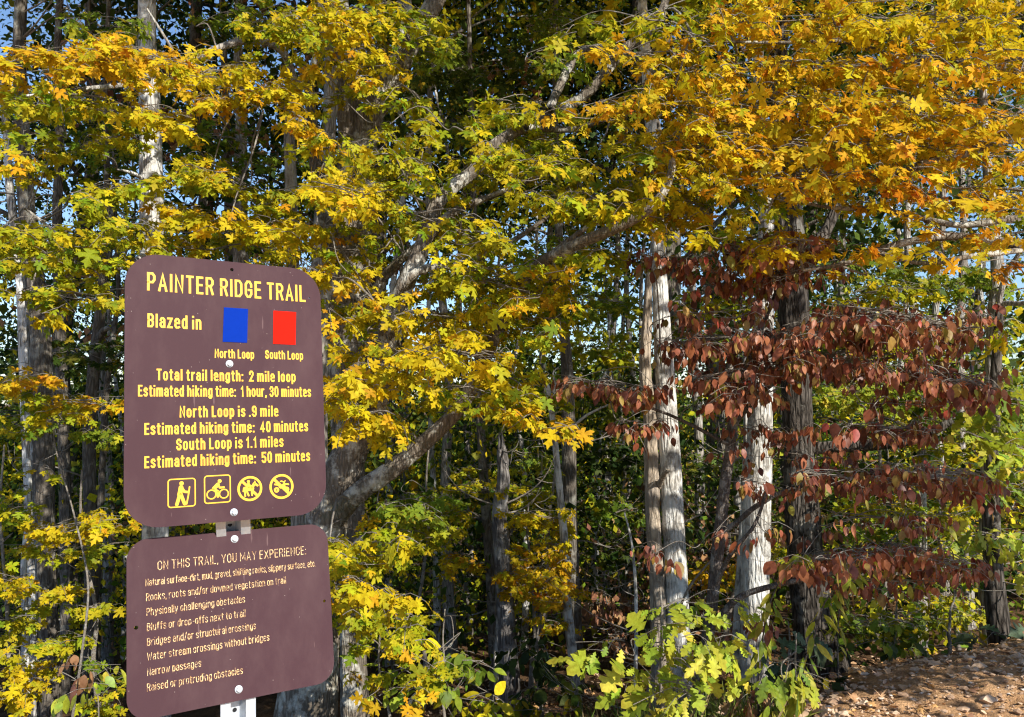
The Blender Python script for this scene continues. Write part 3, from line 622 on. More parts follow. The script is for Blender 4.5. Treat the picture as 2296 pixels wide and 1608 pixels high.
# ------------------------------------------------------------------ the big trees
def build_trees():
    # many-stemmed maple behind the sign
    tree('maple_tree', 'many-stemmed pale maple with yellow-green leaves directly behind the trail sign', 'maple tree',
         [(660, 1800, 5.0, 150), (690, 1590, 5.0, 126), (712, 1330, 5.0, 100), (735, 1160, 5.0, 88), (768, 1060, 5.0, 78), (800, 980, 5.0, 68), (838, 905, 4.95, 60), (862, 820, 4.85, 50), (880, 740, 4.7, 45), (905, 650, 4.6, 40), (945, 560, 4.6, 35), (985, 450, 4.65, 32), (1060, 385, 4.7, 29), (1130, 310, 4.75, 27), (1300, 222, 4.8, 24), (1400, 110, 4.9, 20), (1490, 10, 5.0, 17)], 'b_maple',
         limbs=[[(738, 1178, 4.98, 56), (800, 1108, 4.9, 48), (880, 1052, 4.85, 42), (960, 985, 4.8, 37), (1030, 915, 4.8, 33), (1075, 830, 4.8, 33), (1130, 710, 4.8, 30), (1190, 610, 4.5, 29), (1290, 550, 4.1, 28), (1420, 492, 3.95, 25), (1490, 428, 3.9, 20), (1512, 345, 3.9, 15), (1530, 280, 3.9, 9)],
                [(800, 970, 5.0, 30), (850, 800, 4.8, 26), (875, 690, 4.6, 24), (935, 610, 4.5, 20), (1050, 585, 4.7, 17), (1150, 540, 4.7, 13), (1250, 470, 4.7, 8)],
                [(950, 550, 4.6, 22), (1010, 480, 4.6, 20), (1100, 440, 4.8, 14), (1210, 395, 4.7, 9)],
                [(1180, 620, 4.8, 26), (1230, 585, 4.6, 26), (1270, 545, 4.5, 16), (1330, 500, 4.4, 9)],
                [(1180, 285, 4.65, 18), (1290, 290, 5.0, 14), (1370, 262, 4.8, 9)],
                [(1230, 250, 4.7, 22), (1290, 130, 5.0, 20), (1360, 105, 4.8, 16), (1430, 130, 4.6, 11), (1490, 190, 4.5, 6)]],
         pads=[(745, 855, 900, 835, 52, 4.5, 2.6, 'Y'), (745, 905, 890, 960, 42, 4.5, 2.2, 'Y'), (870, 700, 1100, 715, 48, 4.5, 2.0, 'Y'), (890, 790, 1150, 800, 55, 4.4, 2.4, 'Y'),
               (980, 880, 1190, 890, 45, 4.5, 1.6, 'YG'), (1090, 670, 1280, 620, 60, 4.5, 1.8, 'Y'), (1180, 730, 1290, 720, 45, 4.6, 1.5, 'YG'), (1120, 925, 1275, 955, 26, 4.4, 2.0, 'YO'), (1150, 850, 1235, 900, 40, 4.6, 1.3, 'YG'),
               (745, 1250, 950, 1220, 55, 4.5, 2.2, 'YG'), (745, 1310, 890, 1345, 45, 4.4, 2.6, 'Y'), (850, 1130, 990, 1150, 45, 4.7, 1.6, 'G'), (760, 1370, 950, 1410, 45, 4.5, 1.6, 'YG'), (740, 1180, 840, 1200, 25, 4.8, 1.0, 'YO'),
               (930, 480, 1130, 560, 55, 4.7, 1.7, 'YG'), (1000, 600, 1200, 640, 60, 4.7, 1.7, 'YG'), (1150, 430, 1400, 460, 55, 4.6, 1.6, 'YG'), (1380, 480, 1590, 460, 50, 4.5, 2.0, 'Y'), (1290, 550, 1420, 570, 40, 4.5, 1.3, 'YG'),
               (900, 380, 1020, 440, 45, 4.8, 1.4, 'YG'), (1040, 265, 1290, 235, 45, 4.8, 1.3, 'YG'), (1080, 335, 1300, 375, 55, 4.7, 1.8, 'YG'), (1180, 120, 1340, 145, 40, 5.0, 1.0, 'G'), (1280, 430, 1560, 410, 50, 4.6, 1.5, 'YG'), (840, 310, 1000, 290, 40, 5.0, 1.0, 'YG'),
               (640, 590, 745, 620, 36, 4.6, 2.0, 'Y'), (740, 520, 850, 700, 35, 4.7, .6, 'YO'), (690, 405, 825, 430, 48, 4.6, 2.4, 'Y'), (1350, 330, 1600, 300, 55, 4.7, 1.3, 'YG'), (1420, 220, 1600, 160, 55, 4.9, 1.2, 'YG'), (1000, 400, 1200, 330, 60, 5.3, 1.0, 'YG'),
               (740, 690, 830, 780, 40, 4.7, .5, 'YO'), (1050, 740, 1280, 700, 60, 5.0, 1.2, 'YG'), (930, 640, 1100, 650, 50, 5.0, 1.0, 'YG'), (1200, 560, 1330, 520, 40, 4.9, 1.0, 'G')],
         top=(8.5, 2.6, 4200, 'YG', 4.7), leaf=.056, covk=1.1, seed=11, sides=20, rough=.07)
    tree('maple_tree', 'thick dark forking maple trunk rising right behind the top corner of the sign', 'maple tree',
         [(800, 1750, 6.0, 66), (792, 1480, 6.0, 58), (786, 1220, 6.0, 60), (778, 950, 6.0, 74), (782, 780, 6.0, 92), (782, 660, 6.0, 92), (786, 520, 6.0, 84), (793, 400, 6.0, 78), (788, 290, 6.0, 60), (772, 150, 6.0, 50), (758, 10, 6.0, 46)], 'b_maple',
         limbs=[[(795, 390, 6.0, 62), (828, 270, 5.9, 54), (880, 170, 5.8, 50), (930, 80, 5.8, 44), (985, -10, 5.8, 38), (1060, -120, 5.8, 30)],
                [(905, 130, 5.8, 40), (912, 50, 5.9, 36), (900, -60, 6.0, 28)], [(745, 620, 6.2, 40), (735, 500, 6.3, 42), (715, 400, 6.4, 36), (700, 280, 6.5, 28), (690, 150, 6.5, 20)],
                [(800, 720, 6.0, 34), (838, 660, 5.8, 28), (870, 610, 5.7, 24), (930, 555, 5.6, 18), (1000, 500, 5.6, 10)]],
         pads=[(815, 30, 970, 60, 65, 5.5, 1.5, 'YG'), (700, 20, 830, 45, 55, 5.4, 1.8, 'Y'), (760, 155, 900, 140, 40, 5.5, 1.4, 'Y'), (620, 240, 735, 300, 40, 5.3, 1.5, 'YO'), (700, 110, 850, 100, 45, 5.5, 1.2, 'Y'), (720, 330, 870, 345, 45, 5.2, 1.3, 'YG'), (730, 430, 860, 420, 35, 5.2, 1.2, 'Y'), (735, 560, 850, 570, 35, 5.3, 1.2, 'YG'), (740, 680, 850, 720, 45, 5.3, 1.0, 'YG'), (740, 790, 840, 770, 30, 5.3, .9, 'Y'), (880, 60, 1040, 120, 60, 5.8, 1.0, 'G'), (880, 460, 1010, 520, 40, 5.6, 1.0, 'YG'), (740, 490, 850, 510, 30, 5.5, 1.0, 'YG'), (760, 610, 860, 600, 30, 5.6, .7, 'Y'), (860, 200, 960, 240, 50, 5.6, 1.1, 'YG'), (620, 60, 740, 80, 55, 5.5, 1.4, 'YG'), (830, 400, 960, 330, 50, 5.7, .9, 'YG'), (720, 220, 850, 240, 45, 5.6, .7, 'YG')],
         top=(10, 2.6, 4200, 'YG', 5.4), leaf=.060, covk=1.15, seed=12, sides=20, rough=.08)
    tree('maple_tree', 'pale trunk dappled with leaf shadows rising behind the sign, yellow maple leaves in front', 'maple tree',
         [(352, 1500, 7.2, 58), (347, 1000, 7.2, 54), (345, 700, 7.2, 52), (341, 520, 7.2, 52), (338, 300, 7.2, 47), (334, 150, 7.2, 42), (330, 10, 7.2, 38)], 'b_pale',
         limbs=[[(336, 420, 7.2, 12), (310, 395, 7.0, 9), (285, 385, 6.8, 6), (262, 380, 6.6, 3)], [(333, 170, 7.1, 16), (280, 190, 6.5, 12), (180, 200, 6.0, 9), (60, 215, 5.6, 5)], [(336, 560, 7.2, 16), (270, 600, 6.4, 12), (180, 560, 6.0, 9), (60, 470, 5.7, 5)]],
         pads=[(5, 150, 240, 115, 42, 5.6, 2.4, 'YO'), (200, 110, 440, 150, 52, 5.6, 2.6, 'YO'), (10, 240, 190, 215, 50, 5.8, 1.9, 'YG'), (150, 215, 300, 260, 35, 5.8, 1.6, 'YG'), (290, 240, 430, 265, 30, 5.5, 2.2, 'Y'), (0, 370, 120, 365, 30, 6.0, .9, 'YG'), (5, 400, 110, 350, 25, 5.8, .9, 'YO'),
               (160, 440, 330, 405, 40, 5.5, 2.0, 'YG'), (230, 500, 350, 520, 42, 5.5, 2.2, 'YG'), (0, 520, 240, 560, 55, 5.5, 2.2, 'YG'), (0, 595, 260, 590, 36, 5.5, 1.8, 'YG'), (0, 665, 240, 650, 34, 5.2, 1.9, 'YG'), (60, 700, 170, 700, 20, 5.3, 1.3, 'Y'), (150, 40, 300, 60, 45, 6.4, .8, 'G'), (180, 330, 330, 300, 45, 6.3, 1.0, 'YG'), (0, 300, 150, 310, 30, 5.9, 1.0, 'YG')],
         top=(12, 2.6, 4000, 'YG', 6.2), leaf=.066, covk=1.0, seed=13, sides=16, rough=.04)
    tree('maple_tree', 'slim maple with a sunlit arching bough and golden leaves above the sign', 'maple tree',
         [(668, 1200, 6.8, 30), (664, 800, 6.8, 28), (656, 560, 6.8, 28), (652, 400, 6.8, 26), (650, 280, 6.8, 24), (668, 190, 6.8, 18), (700, 150, 6.8, 15), (722, 60, 6.8, 12), (715, -40, 6.8, 10)], 'b_grey',
         limbs=[[(662, 200, 6.8, 20), (640, 125, 6.6, 18), (598, 95, 6.4, 17), (540, 92, 6.3, 18), (475, 114, 6.2, 16), (405, 142, 6.1, 11), (380, 100, 6.0, 7), (330, 20, 6.0, 4)], [(410, 140, 6.1, 8), (450, 152, 6.0, 8), (520, 208, 5.9, 6), (590, 248, 5.9, 3)]],
         pads=[(400, 185, 570, 160, 38, 5.7, 2.0, 'Y'), (540, 60, 700, 40, 55, 6.0, 1.5, 'YG'), (560, 205, 720, 190, 42, 5.7, 1.8, 'Y'), (430, 225, 560, 205, 30, 5.7, 1.8, 'YO'), (440, 60, 560, 20, 40, 6.3, .8, 'G'), (410, 370, 560, 415, 48, 5.8, 2.0, 'YG'), (370, 465, 480, 500, 36, 5.7, 1.8, 'Y'), (520, 500, 710, 515, 42, 5.6, 2.4, 'Y'), (380, 400, 470, 380, 30, 5.8, 1.4, 'Y'), (560, 460, 700, 430, 36, 5.9, 1.4, 'YG'), (370, 540, 460, 560, 25, 5.7, 1.6, 'Y'), (600, 570, 700, 560, 28, 5.6, 1.6, 'YG')],
         top=(9, 2.0, 2200, 'YG', 5.8), leaf=.062, covk=1.1, seed=14, rough=.04)
    # orange maple, its trunk out of the picture
    tree('maple_tree', 'orange and gold maple reaching over the dirt bank with low spreading boughs', 'maple tree',
         [(2760, 1500, 4.4, 190), (2740, 1100, 4.4, 160), (2720, 700, 4.4, 150), (2710, 400, 4.4, 130), (2690, 50, 4.4, 110), (2660, -300, 4.4, 80)], 'b_maple',
         limbs=[[(2715, 520, 4.4, 60), (2480, 390, 4.3, 36), (2296, 312, 4.2, 26), (2200, 335, 4.1, 24), (2100, 356, 4.1, 24), (2020, 388, 4.1, 17), (1900, 412, 4.1, 9), (1780, 420, 4.1, 5)],
                [(2720, 700, 4.4, 55), (2500, 540, 4.3, 32), (2296, 492, 4.2, 20), (2150, 505, 4.2, 14), (2000, 474, 4.2, 12), (1850, 464, 4.2, 8), (1760, 440, 4.2, 4)],
                [(2720, 760, 4.4, 50), (2480, 600, 4.2, 30), (2296, 552, 4.1, 20), (2150, 530, 4.1, 18), (2010, 548, 4.1, 17), (1900, 590, 4.1, 12), (1800, 606, 4.1, 6)],
                [(2710, 380, 4.4, 55), (2450, 210, 4.2, 30), (2250, 150, 4.1, 18), (2050, 138, 4.1, 13), (1900, 95, 4.1, 10), (1750, 96, 4.1, 8), (1560, 92, 4.1, 4)],
                [(2296, 560, 4.1, 14), (2180, 575, 4.0, 12), (2060, 590, 4.0, 9), (1960, 560, 4.0, 6)], [(2700, 200, 4.4, 55), (2400, -20, 4.0, 30), (2150, -120, 3.7, 20), (1900, -160, 3.5, 10)]],
         pads=[(1280, 265, 1500, 215, 38, 4.3, 1.8, 'O'), (1340, 130, 1600, 95, 40, 4.3, 1.7, 'YO'), (1600, 45, 1900, 40, 55, 4.3, 1.8, 'YO'), (1880, 60, 2296, 40, 60, 4.1, 2.4, 'Y'), (1480, 175, 1900, 150, 50, 4.2, 2.1, 'YO'), (1880, 150, 2310, 135, 55, 4.0, 2.6, 'YO'),
               (1470, 235, 1900, 245, 45, 4.1, 2.4, 'YO'), (1880, 235, 2310, 255, 50, 3.9, 2.4, 'O'), (1480, 330, 1900, 320, 50, 4.1, 2.4, 'YO'), (1880, 320, 2310, 340, 50, 4.0, 2.0, 'O'), (1640, 395, 2000, 395, 38, 4.1, 2.4, 'O'), (1980, 400, 2080, 430, 30, 3.9, 1.9, 'DO'),
               (2130, 420, 2310, 430, 45, 4.0, 1.1, 'O'), (2080, 515, 2310, 550, 32, 4.0, .9, 'O'), (2190, 590, 2310, 600, 26, 4.0, .6, 'DO'), (1660, 560, 1820, 540, 36, 4.2, 1.9, 'YO'), (1550, 530, 1700, 500, 36, 4.3, 1.4, 'YG'), (1400, 385, 1640, 360, 45, 4.3, 1.6, 'Y'), (2000, -40, 2310, -40, 60, 4.0, 1.5, 'Y'), (1600, -40, 2000, -50, 60, 4.2, 1.5, 'YO'),
               (1260, 60, 1450, 40, 50, 4.6, .7, 'YG'), (1450, 40, 1650, 20, 45, 4.5, 1.2, 'YG'), (1990, 280, 2200, 300, 50, 4.3, 1.5, 'YO'), (1600, 270, 1800, 290, 60, 4.5, 1.5, 'Y'), (1560, 420, 1760, 450, 45, 4.3, .9, 'YG'), (1850, 450, 2100, 470, 40, 4.2, .6, 'YO'), (1880, 560, 2100, 560, 26, 4.1, .7, 'YO'), (2100, 470, 2310, 490, 30, 4.2, .6, 'YG'), (1700, 600, 1900, 590, 20, 4.2, .5, 'YO')],
         top=(8, 2.2, 1800, 'O', 4.6, (.3, .6)), leaf=.052, covk=1.02, shade_lobes=[(4.95, 2.25, 2.9, 1.6, .85, .15, 1900, 'O')], seed=15, sides=20, rough=.05)  # flat leaf mass out of view, added to shade the dirt bank
    # pale trunks of the wood edge, from the left
    tree('forest_tree', 'tall dark trunk, right one of the pair left of the sign', 'tree',
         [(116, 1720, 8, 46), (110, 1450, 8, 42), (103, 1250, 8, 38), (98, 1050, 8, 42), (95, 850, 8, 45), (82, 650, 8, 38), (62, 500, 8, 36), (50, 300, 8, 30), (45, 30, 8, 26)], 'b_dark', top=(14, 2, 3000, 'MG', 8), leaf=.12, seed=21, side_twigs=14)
    tree('forest_tree', 'leaning pale trunk with white lichen base at the far left edge of the wood', 'tree',
         [(64, 1720, 8.2, 52), (70, 1500, 8.1, 48), (78, 1320, 8.1, 36), (72, 1120, 8.1, 32), (62, 950, 8.1, 28), (55, 780, 8.1, 26), (46, 620, 8.1, 22), (22, 420, 8.1, 18), (5, 200, 8.1, 14)], 'b_pale', top=(11, 1.6, 1800, 'YG', 7), leaf=.12, seed=22, side_twigs=10)
    tree('sapling', 'thin white crooked stem in front of the left-hand pair of trunks', 'sapling',
         [(62, 1700, 7.7, 15), (58, 1420, 7.7, 14), (53, 1270, 7.7, 13), (62, 1170, 7.7, 11), (66, 1090, 7.7, 11), (60, 990, 7.7, 8), (48, 880, 7.7, 5)], 'b_pale', seed=23, sides=9, side_twigs=4)
    tree('forest_tree', 'slender grey trunk beside the left-hand pair, reaching the top of the picture', 'tree',
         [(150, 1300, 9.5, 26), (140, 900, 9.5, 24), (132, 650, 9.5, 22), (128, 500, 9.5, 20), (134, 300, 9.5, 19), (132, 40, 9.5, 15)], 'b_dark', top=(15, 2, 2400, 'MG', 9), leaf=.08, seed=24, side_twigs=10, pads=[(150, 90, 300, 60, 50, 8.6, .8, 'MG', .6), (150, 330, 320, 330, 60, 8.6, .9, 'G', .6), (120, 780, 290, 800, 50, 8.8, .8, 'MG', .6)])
    tree('forest_tree', 'crooked forked grey trunk left of the sign with a pale broken stub', 'tree',
         [(205, 1250, 9, 28), (200, 1000, 9, 27), (206, 880, 9, 26), (214, 790, 9, 25), (224, 700, 9, 22), (228, 600, 9, 17), (240, 400, 9, 13), (236, 200, 9, 10)], 'b_dark', limbs=[[(216, 770, 9, 16), (232, 742, 8.9, 14), (244, 735, 8.8, 9)]], top=(13, 1.8, 2000, 'MG', 9), leaf=.12, seed=25, side_twigs=10)
    tree('forest_tree', 'thin slanting trunk crossing behind the left maple leaves', 'tree',
         [(225, 1150, 9.6, 15), (232, 1000, 9.6, 14), (240, 860, 9.6, 13), (256, 740, 9.6, 11), (262, 560, 9.6, 9)], 'b_dark', top=(12, 1.5, 1200, 'MG', 8), leaf=.12, seed=26, side_twigs=4)
    tree('forest_tree', 'pale straight trunk directly above the middle of the sign', 'tree',
         [(545, 1200, 9.5, 40), (541, 620, 9.5, 34), (539, 450, 9.5, 30), (541, 250, 9.5, 24), (535, 40, 9.5, 17)], 'b_grey', top=(15, 2.2, 2400, 'MG', 9), leaf=.08, seed=27, side_twigs=10, pads=[(430, 300, 560, 320, 50, 8.8, 1.1, 'G', .6), (400, 520, 640, 540, 50, 8.6, .9, 'YG', .6), (440, 60, 560, 60, 40, 9, .8, 'MG', .6), (570, 370, 700, 360, 40, 8.8, .9, 'G', .6)])
    tree('forest_tree', 'darker partner trunk close left of the pale straight one above the sign', 'tree',
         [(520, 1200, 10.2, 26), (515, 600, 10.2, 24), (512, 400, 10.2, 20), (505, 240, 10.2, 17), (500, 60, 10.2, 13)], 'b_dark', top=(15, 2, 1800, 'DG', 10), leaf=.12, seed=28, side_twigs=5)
    tree('forest_tree', 'grey vertical trunk seen between the slim bough maple and the thick forking maple', 'tree',
         [(712, 1300, 8.5, 44), (716, 800, 8.5, 42), (720, 600, 8.5, 42), (727, 450, 8.5, 38), (738, 300, 8.5, 32), (742, 80, 8.5, 26)], 'b_grey', top=(14, 2, 2400, 'MG', 9), leaf=.12, seed=29)
    tree('dead_snag', 'grey broken-topped dead trunk standing in front of the shaded wood', 'dead tree',
         [(1152, 1680, 8, 50), (1146, 1560, 8, 44), (1136, 1420, 8, 39), (1128, 1260, 8, 37), (1121, 1150, 8, 34), (1129, 1070, 8, 27), (1125, 1008, 8, 22)], 'b_snag', seed=30, sides=18, rough=.12, jag=True, side_twigs=5)
    tree('forest_tree', 'narrow dark trunk close left of the broken dead snag', 'tree',
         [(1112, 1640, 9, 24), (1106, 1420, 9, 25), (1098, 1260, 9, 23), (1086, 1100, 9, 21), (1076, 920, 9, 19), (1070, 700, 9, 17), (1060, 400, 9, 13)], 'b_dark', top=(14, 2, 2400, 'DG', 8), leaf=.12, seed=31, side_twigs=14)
    tree('sapling', 'thin pale wavy stem leaning against the narrow trunk left of the snag', 'sapling',
         [(1118, 1640, 8.6, 12), (1112, 1480, 8.6, 12), (1120, 1350, 8.6, 10), (1110, 1230, 8.6, 8), (1108, 1120, 8.6, 6)], 'b_pale', seed=32, sides=8, side_twigs=5)
    tree('forest_tree', 'straight grey trunk right of the snag with a pale stem crossing in front', 'tree',
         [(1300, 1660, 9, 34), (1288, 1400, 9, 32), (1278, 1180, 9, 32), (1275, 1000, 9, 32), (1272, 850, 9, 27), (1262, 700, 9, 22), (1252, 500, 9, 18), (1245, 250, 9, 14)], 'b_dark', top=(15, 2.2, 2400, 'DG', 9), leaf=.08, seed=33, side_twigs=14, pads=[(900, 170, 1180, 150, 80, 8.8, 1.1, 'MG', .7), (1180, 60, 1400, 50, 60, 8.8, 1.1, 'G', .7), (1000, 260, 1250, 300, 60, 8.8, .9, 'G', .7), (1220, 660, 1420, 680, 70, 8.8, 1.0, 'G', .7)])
    tree('forest_tree', 'slim whitish stem with a forked bare top left of the twin pale trunks', 'tree',
         [(1298, 1600, 8, 20), (1282, 1450, 8, 22), (1270, 1340, 8, 21), (1264, 1200, 8, 19), (1250, 1050, 8, 15), (1240, 950, 8, 13), (1228, 870, 8, 11), (1216, 838, 8, 7)], 'b_pale', limbs=[[(1238, 900, 8, 9), (1246, 866, 7.9, 7), (1278, 845, 7.8, 5), (1300, 850, 7.8, 3)], [(1250, 870, 7.9, 6), (1240, 838, 7.9, 4), (1254, 822, 7.9, 2)], [(1266, 980, 8, 7), (1310, 935, 7.8, 6), (1370, 905, 7.6, 3)]], seed=34, sides=10)
    tree('dead_snag', 'bare cream barkless trunk, left one of the twin pale trunks', 'dead tree',
         [(1480, 1560, 7, 36), (1476, 1340, 7, 33), (1466, 1180, 7, 31), (1462, 1040, 7, 31), (1458, 930, 7, 28), (1447, 830, 7, 25), (1452, 720, 7, 21), (1454, 650, 7, 16), (1456, 590, 7, 9)], 'b_dead', limbs=[[(1474, 1095, 7, 14), (1490, 1062, 6.8, 11), (1500, 1056, 6.7, 7)], [(1478, 1290, 7, 16), (1490, 1275, 6.8, 11), (1500, 1272, 6.7, 5)]], seed=35, sides=16, rough=.11, jag=True)
    tree('forest_tree', 'sunlit pale grey trunk, right one of the twin pale trunks', 'tree',
         [(1524, 1560, 7, 56), (1518, 1340, 7, 50), (1510, 1180, 7, 49), (1502, 1020, 7, 47), (1492, 860, 7, 43), (1483, 710, 7, 38), (1478, 600, 7, 33), (1470, 430, 7, 29), (1452, 180, 7, 25), (1440, 0, 7, 20)], 'b_pale', top=(15, 2.2, 1600, 'MG', 9.5), leaf=.12, seed=36, sides=18, rough=.03, side_twigs=5)
    tree('forest_tree', 'light ridged trunk between the twin pale trunks and the dark oak, flared at its foot', 'tree',
         [(1690, 1520, 7.2, 60), (1692, 1400, 7.2, 59), (1695, 1240, 7.2, 58), (1699, 1080, 7.2, 58), (1706, 900, 7.2, 48), (1713, 720, 7.2, 41), (1718, 560, 7.2, 34), (1714, 350, 7.2, 28), (1700, 100, 7.2, 22)], 'b_pale', limbs=[[(1655, 1500, 7.3, 30), (1660, 1350, 7.4, 26), (1668, 1200, 7.5, 22), (1676, 1000, 7.6, 18), (1672, 800, 7.7, 12)]], top=(14, 2.2, 1600, 'MG', 8.5), leaf=.12, seed=37, sides=18, rough=.05, side_twigs=4)
    tree('oak_tree', 'massive dark furrowed oak at the edge of the dirt bank', 'oak tree',
         [(1838, 1480, 7.6, 120), (1824, 1400, 7.6, 88), (1810, 1300, 7.6, 80), (1798, 1150, 7.6, 74), (1790, 1000, 7.6, 64), (1784, 850, 7.6, 64), (1778, 700, 7.6, 66), (1770, 580, 7.6, 68), (1761, 480, 7.6, 72), (1755, 390, 7.6, 62), (1749, 240, 7.6, 46), (1746, 40, 7.6, 38)], 'b_oak',
         limbs=[[(1800, 1008, 7.6, 28), (1860, 1002, 7.5, 26), (1940, 998, 7.4, 25), (2020, 990, 7.3, 24), (2080, 972, 7.2, 20), (2160, 930, 7.1, 14), (2240, 890, 7, 8)], [(1772, 660, 7.6, 36), (1800, 600, 7.5, 38), (1826, 562, 7.4, 34), (1850, 520, 7.4, 26), (1890, 440, 7.4, 18)], [(1766, 440, 7.6, 44), (1790, 385, 7.5, 40), (1800, 300, 7.5, 34), (1830, 150, 7.5, 26), (1850, -20, 7.5, 20)]],
         top=(15, 3, 3000, 'MG', 9), leaf=.12, seed=38, sides=24, rough=.06)
    tree('forest_tree', 'slim grey tree with a pale side bough near the right edge of the wood', 'tree',
         [(2224, 1520, 8, 44), (2216, 1380, 8, 36), (2212, 1220, 8, 31), (2216, 1030, 8, 28), (2222, 860, 8, 27), (2228, 730, 8, 28), (2236, 610, 8, 26), (2228, 500, 8, 22), (2210, 330, 8, 18), (2200, 80, 8, 14)], 'b_grey',
         limbs=[[(2229, 690, 8, 16), (2258, 680, 7.8, 13), (2300, 678, 7.6, 10), (2380, 640, 7.4, 5)], [(2222, 790, 8, 14), (2248, 640, 7.8, 13), (2290, 560, 7.6, 10), (2340, 470, 7.5, 5)]], top=(14, 2, 2400, 'MG', 8), leaf=.12, seed=39, side_twigs=10)
    tree('forest_tree', 'short dark trunk at the top of the dirt bank below the green oak leaves', 'tree',
         [(2250, 1500, 6.6, 56), (2238, 1400, 6.6, 46), (2228, 1300, 6.6, 40), (2222, 1150, 6.6, 34), (2226, 950, 6.6, 26), (2240, 700, 6.6, 16)], 'b_oak', seed=40,
         pads=[(2190, 880, 2310, 900, 50, 6.2, 2.2, 'G'), (2150, 960, 2310, 1010, 50, 6.2, 1.8, 'OK'), (2190, 1090, 2310, 1100, 55, 6.2, 2.0, 'G'), (2150, 1200, 2310, 1220, 55, 6.2, 1.8, 'OK'), (2170, 1310, 2310, 1320, 40, 6.2, 1.0, 'G'), (2230, 760, 2310, 740, 50, 6.3, .8, 'YG')], leafmat='oakleaf', tpl=T_OAK, leaf=.11, face=.9)
    # red dogwood
    tree('dogwood_tree', 'small dogwood with hanging dark red leaves on tiers of level branches', 'dogwood tree',
         [(1562, 1590, 4.9, 34), (1582, 1470, 4.9, 29), (1598, 1340, 4.9, 26), (1611, 1220, 4.9, 27), (1624, 1100, 4.9, 25), (1638, 1000, 4.9, 22), (1648, 900, 4.9, 17), (1690, 780, 4.8, 13), (1730, 680, 4.8, 9), (1760, 600, 4.8, 5)], 'b_dogw',
         limbs=[[(1578, 1430, 4.9, 15), (1650, 1345, 4.8, 14), (1740, 1312, 4.7, 12), (1850, 1290, 4.6, 9), (1960, 1240, 4.5, 6), (2010, 1200, 4.5, 4)], [(1614, 1200, 4.9, 14), (1660, 1165, 4.8, 12), (1705, 1130, 4.7, 11), (1800, 1090, 4.6, 8), (2000, 1090, 4.5, 5)], [(1600, 1320, 4.9, 12), (1640, 1240, 4.7, 10), (1690, 1180, 4.6, 8), (1720, 1100, 4.6, 6)],
                [(1640, 960, 4.9, 13), (1720, 870, 4.8, 11), (1850, 800, 4.7, 8), (2050, 740, 4.6, 5)], [(1646, 920, 4.9, 11), (1600, 860, 4.8, 9), (1520, 800, 4.7, 6), (1480, 770, 4.6, 4)], [(1640, 1000, 4.9, 10), (1500, 930, 4.7, 7), (1320, 870, 4.5, 4)]],
         pads=[(1430, 575, 1620, 585, 30, 4.5, 1.0, 'R', .3), (1600, 560, 1840, 550, 34, 4.5, 1.7, 'R', .3), (1650, 620, 1870, 600, 26, 4.6, 1.2, 'R', .3), (1500, 710, 1700, 690, 22, 4.5, .9, 'R', .3), (1480, 775, 1700, 750, 32, 4.4, 1.7, 'R', .3), (1690, 760, 2000, 725, 38, 4.4, 2.2, 'R', .3), (1850, 700, 2200, 735, 40, 4.4, 2.3, 'R', .3),
               (1560, 850, 1800, 815, 40, 4.5, 1.7, 'R', .3), (1590, 895, 1760, 870, 26, 4.4, 1.6, 'R', .3), (1275, 855, 1480, 880, 18, 4.3, 2.2, 'R', .15), (1390, 945, 1500, 950, 15, 4.3, 2.0, 'R', .15), (1800, 800, 2010, 835, 36, 4.5, 1.6, 'R', .3), (2040, 830, 2235, 875, 32, 4.3, 2.4, 'R', .25), (1850, 955, 2120, 965, 18, 4.4, 1.8, 'R', .25),
               (1640, 950, 1800, 990, 24, 4.5, .8, 'R', .3), (1780, 1060, 2000, 1075, 26, 4.4, 1.6, 'R', .25), (1960, 1050, 2215, 1080, 34, 4.3, 2.2, 'R', .25), (1790, 1262, 1980, 1230, 28, 4.2, 2.2, 'R', .25), (1960, 1235, 2190, 1265, 38, 4.5, 1.5, 'R', .3), (1470, 1240, 1560, 1228, 14, 4.2, 1.2, 'R', .1), (1600, 1195, 1740, 1190, 14, 4.3, .9, 'R', .2), (1640, 1080, 1800, 1100, 20, 4.5, .8, 'R', .3), (1930, 900, 2120, 900, 22, 4.6, .8, 'R', .3), (1620, 1400, 1780, 1390, 20, 4.6, .5, 'R', .3), (1830, 1160, 2100, 1160, 24, 4.5, .8, 'R', .35), (1560, 640, 1760, 640, 30, 4.7, .8, 'R', .35), (1700, 800, 2150, 790, 50, 4.7, .45, 'R', .4), (1620, 1010, 1900, 1020, 30, 4.7, .4, 'R', .4), (1900, 1300, 2150, 1310, 30, 4.6, .4, 'R', .35)],
         leafmat='dogwood', tpl=T_OVAL, leaf=.049, hang=True, covk=2.1, seed=41, sides=12, rough=.05, branch_r=.006)
build_trees()

